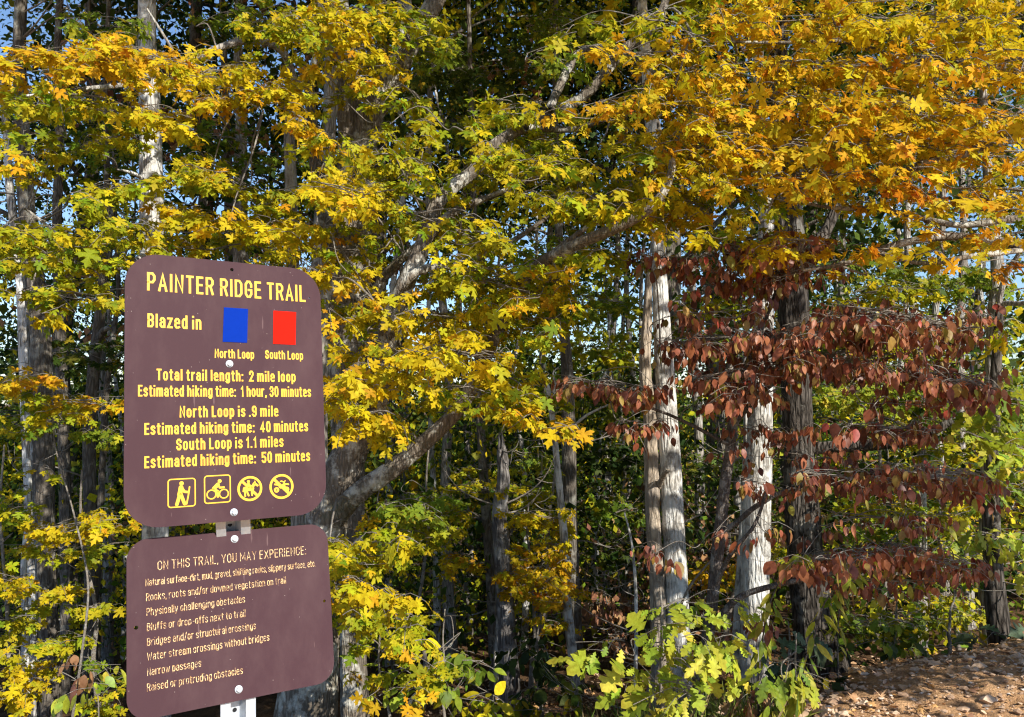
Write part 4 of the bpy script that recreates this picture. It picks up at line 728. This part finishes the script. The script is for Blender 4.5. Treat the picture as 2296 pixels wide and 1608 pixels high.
# ------------------------------------------------------------------ saplings and shrubs at the wood edge
def build_under():
    def sap(lab, u, D, w, ht, pads, leaf, tpl=T_MAPLE, lm='maple', cat='sapling', seed=1, name='sapling', bark='b_twig', lean=0, face=.8, limbs=(), hang=False):
        b = at(u, 890, D); z = float(gz(b[0], b[1])); vb = 890 + (1.65 - z) / D * F
        vt = vb - ht / D * F
        g = np.random.default_rng(seed + 500); j = np.cumsum(g.normal(0, .022, 7)) * (vb - vt)
        tr = [(u + j[k] - j[0], vb + 4 + (vt - vb - 4) * k / 6, D + g.normal(0, .04), w * (1 - .12 * k)) for k in range(7)]
        return tree(name, lab, cat, tr, bark, limbs, pads, None, lm, tpl, leaf, hang, seed=seed, sides=8, branch_r=.006, face=face, covk=.8 if seed in (57, 58, 59, 55, 62) else .95)
    sap('young oak with bright yellow-green lobed leaves at the front of the wood edge', 1480, 4.15, 14, .75,
        [(1290, 1440, 1420, 1470, 36, 4.0, 1.7, 'OK', .15), (1440, 1440, 1640, 1420, 38, 4.1, 2.0, 'OK', .2), (1530, 1350, 1660, 1360, 32, 4.2, 2.6, 'OK', .15), (1370, 1520, 1560, 1510, 42, 4.0, 2.2, 'OK', .2), (1560, 1500, 1670, 1480, 30, 4.1, 1.4, 'OK', .2), (1420, 1580, 1560, 1570, 28, 3.95, 1.8, 'OK', .15), (1460, 1395, 1640, 1400, 26, 4.2, 1.4, 'OK', .15)], .096, T_OAK, 'oakleaf', 'oak sapling', 51, 'oak_sapling')
    sap('low lobed oak seedling with browned leaf edges beside the young yellow-green oak', 1790, 4.4, 8, .4,
        [(1720, 1480, 1850, 1500, 34, 4.3, 1.3, 'G', .15), (1760, 1530, 1860, 1545, 22, 4.2, 1.2, 'OK', .12), (1690, 1540, 1760, 1560, 16, 4.3, .8, 'BR', .1)], .115, T_OAK, 'oakleaf', 'oak seedling', 52, 'oak_sapling')
    sap('bluish-green low oak seedling in shade on top of the dirt bank', 2130, 6.1, 9, .5,
        [(2080, 1445, 2200, 1450, 32, 6.0, 2.0, 'BG', .15), (2200, 1440, 2270, 1450, 22, 6.0, 1.5, 'BG', .12)], .16, T_OAK, 'oakleaf', 'oak seedling', 53, 'oak_sapling')
    sap('shaded dark green seedling at the foot of the big dark oak', 1770, 5.6, 8, .45,
        [(1720, 1450, 1830, 1470, 40, 5.5, 1.6, 'BG', .2), (1760, 1530, 1850, 1520, 25, 5.3, 1.0, 'DG', .2)], .14, T_OAK, 'oakleaf', 'oak seedling', 54, 'oak_sapling')
    sap('golden maple sapling low against the bottom edge right of the sign', 880, 4.6, 10, 1.0,
        [(850, 1560, 960, 1570, 30, 4.4, 1.5, 'YO', .2), (840, 1490, 980, 1500, 34, 4.5, 1.3, 'YG', .2), (770, 1530, 850, 1545, 24, 4.5, 1.2, 'YO', .15), (900, 1450, 980, 1470, 28, 4.5, 1.2, 'YO', .2), (780, 1450, 860, 1460, 30, 4.5, .9, 'YG', .2)], .06, T_MAPLE, 'maple', 'maple sapling', 55)
    sap('round-leaved green and yellow shrub between the golden sapling and the snag', 1010, 5.2, 9, 1.1,
        [(930, 1440, 1010, 1450, 30, 4.7, 1.1, 'YG', .2), (960, 1500, 1110, 1500, 42, 5.0, 1.5, 'G', .25), (900, 1520, 980, 1560, 36, 4.8, 1.4, 'OK', .2), (1000, 1560, 1130, 1575, 34, 5.0, 1.5, 'YG', .25), (980, 1460, 1050, 1470, 24, 5.0, 1.0, 'G', .2)], .085, T_OVAL, 'oakleaf', 'shrub', 56, 'understory_shrub')
    sap('yellow maple sapling with layered leaves just left of the sign', 225, 7.2, 14, 2.6,
        [(70, 1195, 290, 1160, 36, 6.6, 2.4, 'Y', .3), (150, 1235, 290, 1215, 24, 6.7, 1.4, 'YG', .3), (80, 1330, 200, 1320, 26, 6.8, 1.3, 'Y', .3), (100, 1440, 190, 1425, 30, 6.7, 1.5, 'YG', .25), (180, 1570, 270, 1580, 34, 6.6, 1.5, 'YG', .25), (200, 1480, 290, 1520, 30, 6.9, .9, 'G', .3), (110, 1350, 260, 1370, 30, 7.0, 1.0, 'YG', .3)], .062, T_MAPLE, 'maple', 'maple sapling', 57)
    sap('yellow maple sapling crowding the lower left edge of the wood', 25, 7.0, 14, 2.8,
        [(0, 1130, 70, 1150, 40, 6.6, 1.8, 'YG', .3), (0, 1300, 70, 1310, 46, 6.6, 1.7, 'Y', .3), (0, 1390, 80, 1380, 36, 6.7, 1.3, 'YG', .3), (30, 1500, 120, 1490, 26, 6.6, 1.6, 'Y', .3), (0, 1550, 60, 1560, 40, 6.5, 2.0, 'Y', .3), (60, 1240, 0, 1220, 30, 6.8, 1.0, 'YG', .3), (0, 1460, 60, 1470, 26, 6.8, 1.0, 'YG', .3)], .062, T_MAPLE, 'maple', 'maple sapling', 58)
    sap('gold and green maple sapling whose leaves reach the middle of the sign on its left', 160, 6.2, 7, 3.3,
        [(0, 860, 110, 850, 36, 5.8, 1.8, 'YO', .25), (60, 895, 180, 900, 40, 5.8, 1.8, 'YG', .25), (150, 900, 280, 890, 26, 5.7, 1.9, 'YO', .25), (0, 940, 90, 950, 30, 5.9, 1.4, 'YG', .25), (60, 1040, 110, 1050, 16, 6.0, 1.0, 'YG', .2), (150, 960, 280, 980, 30, 6.1, 1.0, 'G', .3)], .06, T_MAPLE, 'maple', 'maple sapling', 59)
    sap('small pink-leaved dogwood seedling at the bottom left of the sign', 215, 5.6, 8, .9,
        [(130, 1500, 270, 1490, 20, 5.4, 1.2, 'BR', .1), (160, 1525, 240, 1535, 14, 5.4, 1.2, 'OK', .1)], .10, T_OVAL, 'dogwood', 'dogwood seedling', 60, 'dogwood_tree', hang=True)
    sap('yellow maple sapling around the broken snag, lit in layers', 1190, 8.6, 14, 3.0,
        [(1140, 1150, 1270, 1165, 30, 8.2, 2.2, 'Y', .3), (1010, 1090, 1250, 1100, 26, 8.6, 1.3, 'YG', .4), (1180, 1010, 1260, 1080, 30, 8.6, 1.0, 'G', .3), (1160, 1100, 1250, 1130, 20, 8.4, 1.2, 'YG', .3), (1030, 1050, 1150, 1060, 20, 8.8, 1.0, 'YG', .3)], .06, T_MAPLE, 'maple', 'maple sapling', 61)
    sap('orange-yellow maple sapling between the snag and the whitish forked stem', 1215, 8.2, 12, 2.0,
        [(1130, 1290, 1270, 1250, 45, 7.8, 2.2, 'YO', .3), (1170, 1330, 1290, 1320, 40, 7.8, 2.0, 'YO', .3), (1150, 1230, 1260, 1210, 26, 8.0, 1.4, 'Y', .3), (1200, 1390, 1270, 1400, 22, 7.9, 1.2, 'YO', .3)], .06, T_MAPLE, 'maple', 'maple sapling', 62)
    sap('dull yellow maple sapling in shade right of the big limb', 950, 8.4, 12, 2.8,
        [(880, 1180, 1030, 1200, 36, 8.0, 1.3, 'YG', .4), (900, 1100, 1010, 1130, 26, 8.2, 1.3, 'G', .3), (980, 1250, 1080, 1260, 30, 8.3, 1.0, 'YO', .4), (1000, 1150, 1090, 1160, 26, 8.5, 1.0, 'YG', .4)], .06, T_MAPLE, 'maple', 'maple sapling', 63)
    sap('dark green sapling behind the twin pale trunks', 1400, 11, 14, 3.5,
        [(1280, 770, 1420, 790, 50, 10.5, 1.4, 'YG', .5), (1310, 880, 1430, 860, 40, 10.6, 1.2, 'MG', .5), (1350, 1140, 1440, 1150, 50, 10.4, 1.6, 'G', .5), (1360, 1240, 1440, 1240, 40, 10.5, 1.3, 'MG', .5), (1320, 1010, 1440, 1030, 50, 10.8, 1.0, 'DG', .5)], .10, T_MAPLE2, 'maple', 'sapling', 64)
    sap('yellow-green maple sapling behind the dogwood and ridged trunk', 1620, 9.5, 14, 3.8,
        [(1520, 670, 1690, 680, 44, 9.2, 1.6, 'YG', .4), (1500, 740, 1640, 760, 30, 9.4, 1.1, 'G', .4), (1560, 1290, 1680, 1280, 40, 9.0, 1.1, 'YO', .4), (1680, 1260, 1760, 1240, 40, 9.0, 1.1, 'YG', .4), (1540, 1040, 1660, 1050, 40, 9.2, .7, 'MG', .4)], .06, T_MAPLE, 'maple', 'maple sapling', 65)
    sap('light green leafy sapling between the oak and the right-hand slim tree', 2000, 8.5, 12, 3.6,
        [(1860, 880, 2000, 880, 46, 8.2, 2.0, 'OK', .4), (2000, 870, 2150, 900, 46, 8.3, 1.8, 'G', .4), (1900, 760, 2120, 790, 46, 8.4, 1.3, 'YG', .4), (1900, 660, 2110, 640, 40, 8.4, 1.5, 'YG', .4), (1980, 960, 2180, 930, 34, 8.4, 1.0, 'G', .4), (1880, 590, 2080, 600, 36, 8.6, 1.0, 'G', .4)], .06, T_MAPLE, 'maple', 'sapling', 66)
    sap('yellow and green undergrowth sapling behind the low red dogwood tiers', 2060, 7.6, 10, 1.8,
        [(1900, 1120, 2050, 1130, 34, 7.3, 1.6, 'YG', .3), (2050, 1160, 2200, 1140, 36, 7.4, 1.6, 'YG', .3), (1900, 1180, 2100, 1200, 26, 7.6, 1.1, 'G', .4), (1920, 1380, 2060, 1390, 40, 7.4, .9, 'G', .4), (2080, 1330, 2200, 1380, 44, 7.5, .9, 'YG', .4)], .06, T_MAPLE, 'maple', 'sapling', 67)
    sap('russet dead-leaved shrub behind the twin pale trunks', 1395, 9.5, 10, 1.1,
        [(1310, 1360, 1450, 1350, 40, 9.3, 1.5, 'BR', .3), (1330, 1430, 1480, 1430, 30, 9.2, 1.3, 'BR', .3)], .085, T_OVAL, 'dead', 'shrub', 68, 'understory_shrub', hang=True)
    sap('dark leafy shrub in shade left of the whitish forked stem', 1215, 7.6, 10, .9,
        [(1150, 1470, 1260, 1450, 40, 7.4, 1.5, 'DG', .3), (1180, 1540, 1290, 1530, 40, 7.2, 1.6, 'MG', .3), (1130, 1590, 1290, 1590, 24, 7.0, 1.4, 'YG', .3)], .085, T_OVAL, 'oakleaf', 'shrub', 69, 'understory_shrub')
    sap('green sapling with fine leaves filling the gap beside the slim bank tree', 2150, 9.0, 12, 3.8,
        [(2060, 640, 2230, 620, 50, 8.7, 1.4, 'G', .4), (2230, 860, 2310, 880, 50, 8.6, 1.4, 'G', .4), (2080, 1010, 2230, 1030, 40, 8.6, 1.3, 'YG', .4), (2100, 1250, 2220, 1270, 40, 8.6, 1.2, 'G', .4), (2230, 1000, 2310, 980, 50, 8.7, 1.5, 'YG', .4), (2030, 560, 2200, 540, 36, 8.8, .9, 'MG', .4)], .08, T_MAPLE, 'maple', 'sapling', 73)
    sap('low green shrub behind the crest of the dirt bank under the red dogwood', 1990, 6.6, 9, .75,
        [(1880, 1400, 2080, 1400, 42, 6.4, 1.8, 'G', .3), (1900, 1450, 2050, 1450, 26, 6.2, 1.5, 'MG', .3), (2060, 1390, 2180, 1380, 40, 6.5, 1.5, 'YG', .3), (1880, 1330, 2000, 1340, 26, 6.5, .9, 'YG', .3)], .075, T_OVAL, 'oakleaf', 'shrub', 74, 'understory_shrub')
    tree('sapling', 'bare white twiggy sapling in front of the twin pale trunks', 'bare sapling',
         [(1424, 1560, 6.5, 9), (1426, 1420, 6.5, 8), (1424, 1300, 6.5, 7), (1415, 1210, 6.5, 5), (1400, 1150, 6.5, 3)], 'b_pale', seed=70, sides=6, side_twigs=16)
    tree('sapling', 'bare thin leaning sapling crossing the foot of the twin pale trunks', 'bare sapling',
         [(1440, 1600, 5.6, 9), (1470, 1500, 5.6, 8), (1510, 1400, 5.6, 6), (1550, 1310, 5.6, 5), (1620, 1230, 5.6, 3)], 'b_twig', seed=71, sides=6, side_twigs=12)
    tree('sapling', 'bare pale branching stem at the bottom edge below the golden sapling', 'bare sapling',
         [(912, 1680, 4.6, 11), (915, 1590, 4.6, 9), (940, 1550, 4.6, 7), (1000, 1520, 4.6, 4)], 'b_pale', seed=72, sides=6, side_twigs=4)
    # tall hanging-leaved weeds
    def weed(lab, P, seed, n):
        rng = np.random.default_rng(seed); pts = [at(*p) for p in P]; base = pts[0] * 1.0; base[2] = float(gz(base[0], base[1])); pts[0] = base - UPZ * .03
        root = empty('tall_weed', base, lab, 'weed')
        mb = MB(); a, r = mb.tube(pts, np.linspace(.006, .002, len(pts)), 6, 0, 6); mb.build('stem', M['b_dogw'], root, base)
        cr = MB(); i = (len(a) * (.22 + .78 * rng.random(n))).astype(int).clip(0, len(a) - 1); pos = a[i]
        out = norm(np.stack([rng.normal(0, 1, n), rng.normal(0, .6, n), rng.normal(-.2, .2, n)], 1))
        c, e = pick('OK', n, rng)
        leaves(cr, T_SLIM, pos + out * .02, out * .6 - UPZ * rng.uniform(.4, 1.4, (n, 1)), SUN + rng.normal(0, .5, (n, 3)), rng.uniform(.07, .12, n), c * .8, e, rng=rng)
        cr.build('foliage', M['oakleaf'], root, base)
    weed('tall bent weed with drooping narrow green leaves in front of the dark oak', [(1700, 1610, 4.3), (1703, 1500, 4.3), (1712, 1420, 4.3), (1735, 1330, 4.2), (1780, 1260, 4.2), (1800, 1240, 4.1)], 81, 46)
    weed('leaning reddish weed stem with narrow leaves crossing the tall bent weed', [(1745, 1620, 4.2), (1780, 1530, 4.2), (1822, 1440, 4.2), (1850, 1350, 4.2), (1905, 1290, 4.1), (1945, 1250, 4.1)], 82, 40)
    weed('short sprig of narrow green leaves on the edge of the dirt bank', [(1715, 1620, 4.15), (1725, 1590, 4.15), (1740, 1560, 4.15)], 83, 14)
    weed('upright thin weed in the shade behind the leaning reddish stem', [(1880, 1510, 5.2), (1878, 1430, 5.2), (1884, 1350, 5.2), (1895, 1310, 5.2)], 84, 30)
build_under()

# ------------------------------------------------------------------ the wood behind
def build_wood():
    rng = np.random.default_rng(77)
    def proto(seed, H, r0, pals, n, spread, c0, leafs, bark='b_dark'):
        g = np.random.default_rng(seed); mb = MB()
        P = [np.array([0, 0, -.3])]; 
        for k in range(1, 8): P.append(np.array([g.normal(0, .10) * k * .5, g.normal(0, .08) * k * .5, H * k / 7]))
        Rr = [r0 * 1.3] + [r0 * (1 - .13 * k) for k in range(1, 8)]
        Pt, Rt = mb.tube(P, Rr, 9, 0, 5, .05, g)
        cr = MB(); ctrs = []
        for k in range(26):
            z = H * g.uniform(c0, 1.0); a = g.random() * 6.28; L = spread * g.uniform(.35, 1) * (1.1 - .5 * abs(z / H - .6))
            q = Pt[np.abs(Pt[:, 2] - (z - L * .35)).argmin()]; e = np.array([q[0] + math.cos(a) * L, q[1] + math.sin(a) * L, z])
            mb.tube([q, (q + e) / 2 + UPZ * .15, e], [r0 * .28, r0 * .16, .01], 5, 0, 3)
            ctrs += [e, (q + 2 * e) / 3 + g.normal(0, .3, 3)]
        ctrs = np.array(ctrs); i = g.integers(0, len(ctrs), n)
        pos = ctrs[i] + g.normal(0, 1, (n, 3)) * np.array([.55, .55, .26])
        tip = g.normal(0, 1, (n, 3)) - UPZ * .5; nor = UPZ * .7 + g.normal(0, .6, (n, 3)) + np.array([.3, -.4, .3])
        cl = g.choice(len(pals), len(ctrs)); c = np.zeros((n, 3))
        for k, p in enumerate(pals):
            m_ = cl[i] == k; c[m_] = pick(p, int(m_.sum()), g)[0]
        leaves(cr, T_FAR, pos, tip, nor, leafs * np.exp(g.normal(0, .25, n)), c, rng=g, curl=0, fold=.25)
        a = mb.build('trunk', M[bark]); b = cr.build('crown', M['far'])
        for o in (a, b): SC.collection.objects.unlink(o)
        return a, b
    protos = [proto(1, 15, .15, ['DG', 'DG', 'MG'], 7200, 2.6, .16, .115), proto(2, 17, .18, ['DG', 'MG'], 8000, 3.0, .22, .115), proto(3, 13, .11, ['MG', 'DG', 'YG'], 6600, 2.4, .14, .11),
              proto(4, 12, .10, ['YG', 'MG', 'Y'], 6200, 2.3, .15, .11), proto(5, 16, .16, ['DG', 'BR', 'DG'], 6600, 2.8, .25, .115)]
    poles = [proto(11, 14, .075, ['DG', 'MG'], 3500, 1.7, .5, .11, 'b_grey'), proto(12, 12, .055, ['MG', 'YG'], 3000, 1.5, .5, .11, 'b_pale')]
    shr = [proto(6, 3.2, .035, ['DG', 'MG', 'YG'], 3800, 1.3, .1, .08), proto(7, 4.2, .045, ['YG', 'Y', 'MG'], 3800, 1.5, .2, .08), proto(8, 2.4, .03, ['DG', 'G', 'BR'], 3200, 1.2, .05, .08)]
    def place(name, pr, x, y, s, lab, cat, group):
        z = float(gz(x, y)); r = empty(name, (x, y, z), lab, cat, group); r.scale = (s, s, s * rng.uniform(.9, 1.15)); r.rotation_euler = (rng.normal(0, .02), rng.normal(0, .025), rng.random() * 6.28)
        for o in pr:
            c = o.copy(); c.parent = r; SC.collection.objects.link(c)
    marks = [(-500, 'the picture edge'), (110, 'the paired left trunks'), (330, 'the dappled trunk'), (540, 'the straight pale trunk'), (785, 'the forking maple'), (1130, 'the dead snag'), (1275, 'the whitish stem'), (1500, 'the twin trunks'), (1700, 'the ridged trunk'), (1800, 'the dark oak'), (2225, 'the slim bank tree'), (3000, 'the bank edge')]
    spots = []
    for D0, D1, n in ((10.5, 14, 6), (14, 20, 8), (20, 30, 8), (30, 46, 8)):
        for k in range(n):
            u = -150 + 2600 * (k + rng.uniform(.1, .9)) / n; spots.append((u, rng.uniform(D0, D1)))
    def lab_all(items, kind):
        bins = {}
        for it in items:
            for a, b in zip(marks[:-1], marks[1:]):
                if a[0] <= it[0] < b[0]: bins.setdefault((a[1], b[1]), []).append(it)
        out = {}
        for (a, b), its in bins.items():
            its.sort(key=lambda q: q[1])
            o = ['', 'second ', 'third ', 'fourth ', 'fifth ', 'sixth ', 'seventh ', 'eighth ', 'ninth ', 'tenth ', 'eleventh ', 'twelfth ', 'thirteenth ', 'fourteenth ', 'fifteenth ', 'sixteenth ', 'seventeenth ', 'eighteenth ', 'nineteenth ', 'twentieth ', 'twenty-first ', 'twenty-second ', 'twenty-third ', 'twenty-fourth ', 'twenty-fifth ']
            for k, it in enumerate(its):
                out[it] = ('%s nearest between %s and %s' % (kind, a, b)) if k == 0 else ('%s %snearest between %s and %s' % (kind, o[min(k, len(o) - 1)], a, b))
        return out
    ps = [(u + .5, rng.uniform(9.3, 14)) for u in (845, 880, 930, 985, 1020, 1050, 1175, 1215, 1330, 1360, 1405, 1445, 1560, 1640, 1890, 1935, 1990, 2050, 2105, 2160, 2270, 250, 290)]
    spots = [tuple(s) for s in spots] + ps; L = lab_all(spots, 'dark wood tree')
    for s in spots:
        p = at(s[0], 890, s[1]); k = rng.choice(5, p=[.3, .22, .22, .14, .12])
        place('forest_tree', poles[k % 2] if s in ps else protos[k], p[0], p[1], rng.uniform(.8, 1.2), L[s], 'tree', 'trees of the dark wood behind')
    ss = []
    for D0, D1, n in ((9.5, 13, 13), (13, 20, 18), (20, 32, 20)):
        for k in range(n): ss.append((-150 + 2600 * (k + rng.uniform(.1, .9)) / n, rng.uniform(D0, D1)))
    L = lab_all(ss, 'shady shrub')
    for s in ss:
        p = at(s[0], 890, s[1]); k = rng.choice(3, p=[.4, .25, .35])
        place('understory_shrub', shr[k], p[0], p[1], rng.uniform(.8, 1.3), L[s], 'shrub', 'shrubs on the forest floor')
    # the far side of the wood, one mass
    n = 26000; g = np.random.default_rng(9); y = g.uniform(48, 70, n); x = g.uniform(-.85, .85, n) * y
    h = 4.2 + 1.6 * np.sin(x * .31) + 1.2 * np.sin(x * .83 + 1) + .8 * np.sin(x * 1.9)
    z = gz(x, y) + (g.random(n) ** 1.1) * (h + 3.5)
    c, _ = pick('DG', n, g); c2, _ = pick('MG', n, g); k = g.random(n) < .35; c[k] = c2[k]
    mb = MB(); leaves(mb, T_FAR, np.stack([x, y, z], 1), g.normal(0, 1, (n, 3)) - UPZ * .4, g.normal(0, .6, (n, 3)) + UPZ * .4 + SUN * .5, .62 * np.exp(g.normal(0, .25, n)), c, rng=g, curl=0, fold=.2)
    tag(mb.build('distant_wood', M['far']), 'distant dark green wood closing the view between the trunks', 'wood', None, 'stuff')
build_wood()

# ------------------------------------------------------------------ litter, stones, grass
def build_litter():
    g = np.random.default_rng(5)
    n = 15000; y = 3.4 + 6 * g.random(n) ** 1.5; x = g.uniform(-1.0, 6, n); s = bank(x, y)
    k = (s < .7) & (g.random(n) < .28) | (s >= .7) & (g.random(n) < .75); x, y = x[k], y[k]; n = len(x)
    pos = np.stack([x, y, gz(x, y) + g.uniform(.004, .03, n)], 1)
    tip = g.normal(0, 1, (n, 3)) * [1, 1, .25]; nor = UPZ + g.normal(0, .35, (n, 3))
    cs = np.array([(.66, .44, .25), (.48, .28, .14), (.74, .55, .36), (.30, .16, .09), (.64, .38, .15), (.58, .42, .29)])
    c = cs[g.integers(0, 6, n)] * g.normal(1, .15, (n, 1)).clip(.6, 1.4)
    mb = MB(); h = n // 2
    leaves(mb, T_MAPLE2, pos[:h], tip[:h], nor[:h], g.uniform(.025, .07, h), c[:h], rng=g, curl=1.0, fold=.5)
    leaves(mb, T_OVAL, pos[h:], tip[h:], nor[h:], g.uniform(.022, .065, n - h), c[h:], rng=g, curl=-1.0, fold=.6)
    tag(mb.build('leaf_litter', M['dead']), 'fallen brown leaves scattered over the dirt bank', 'leaf litter', None, 'stuff')
    n = 9000; y = g.uniform(3.5, 6.4, n); x = g.uniform(.2, 4.8, n); k = bank(x, y) < .5; x, y = x[k], y[k]; n = len(x)
    b = np.array([(1, 0, 0), (-1, 0, 0), (0, 1, 0), (0, -1, 0), (0, 0, 1), (0, 0, -1), (.6, .6, .5), (-.6, .5, .5), (.5, -.6, .5), (-.6, -.6, .4)], float)
    F8 = []
    import itertools
    bm = bmesh.new(); [bm.verts.new(v) for v in b]; r_ = bmesh.ops.convex_hull(bm, input=bm.verts); bm.verts.ensure_lookup_table(); bm.verts.index_update()
    vv = np.array([v.co[:] for v in bm.verts]); ff = np.array([[v.index for v in f.verts] for f in bm.faces if len(f.verts) == 3]); bm.free()
    sz = np.exp(g.normal(-4.9, .55, n)).clip(.004, .05)
    V = vv[None] * g.uniform(.6, 1.3, (n, len(vv), 1)) * (sz[:, None, None] * np.array([1.2, 1, .7])) + np.stack([x, y, gz(x, y) + sz * .3], 1)[:, None, :]
    cs = np.array([(.70, .52, .36), (.60, .42, .27), (.78, .70, .60), (.42, .28, .18)]); c = cs[g.choice(4, n, p=[.35, .35, .12, .18])]
    mb = MB(); mb.add(V.reshape(-1, 3), (ff[None] + (np.arange(n) * len(vv))[:, None, None]).reshape(-1, 3), 0, np.repeat(c, len(vv), 0), False)
    tag(mb.build('gravel', M['dead']), 'tan stones and clods on the dirt bank', 'gravel', None, 'stuff')
    # grass and thin stalks along the edge
    n = 2600; t = g.random(n); x = g.uniform(-1.6, 1.5, n); y = 4.15 + (x - .95) * .5 + g.normal(.45, .5, n); k = (y > 3.6); x, y = x[k], y[k]; n = len(x)
    pos = np.stack([x, y, gz(x, y) - .01], 1); tip = UPZ + g.normal(0, .45, (n, 3)); nor = g.normal(0, 1, (n, 3))
    cs = np.array([(.16, .24, .04), (.26, .30, .06), (.36, .28, .13), (.10, .15, .03)]); c = cs[g.choice(4, n, p=[.3, .3, .25, .15])]
    V2 = (np.array([(-.03, 0), (.03, 0), (.02, .6), (0, 1), (-.02, .6)], float), np.array([(0, 1, 2), (0, 2, 4), (4, 2, 3)]))
    mb = MB(); leaves(mb, V2, pos, tip, nor, g.uniform(.06, .24, n), c, rng=g, curl=.5, fold=0)
    tag(mb.build('grass', M['grass']), 'sparse green and straw grass along the edge of the dirt bank', 'grass', None, 'stuff')
build_litter()
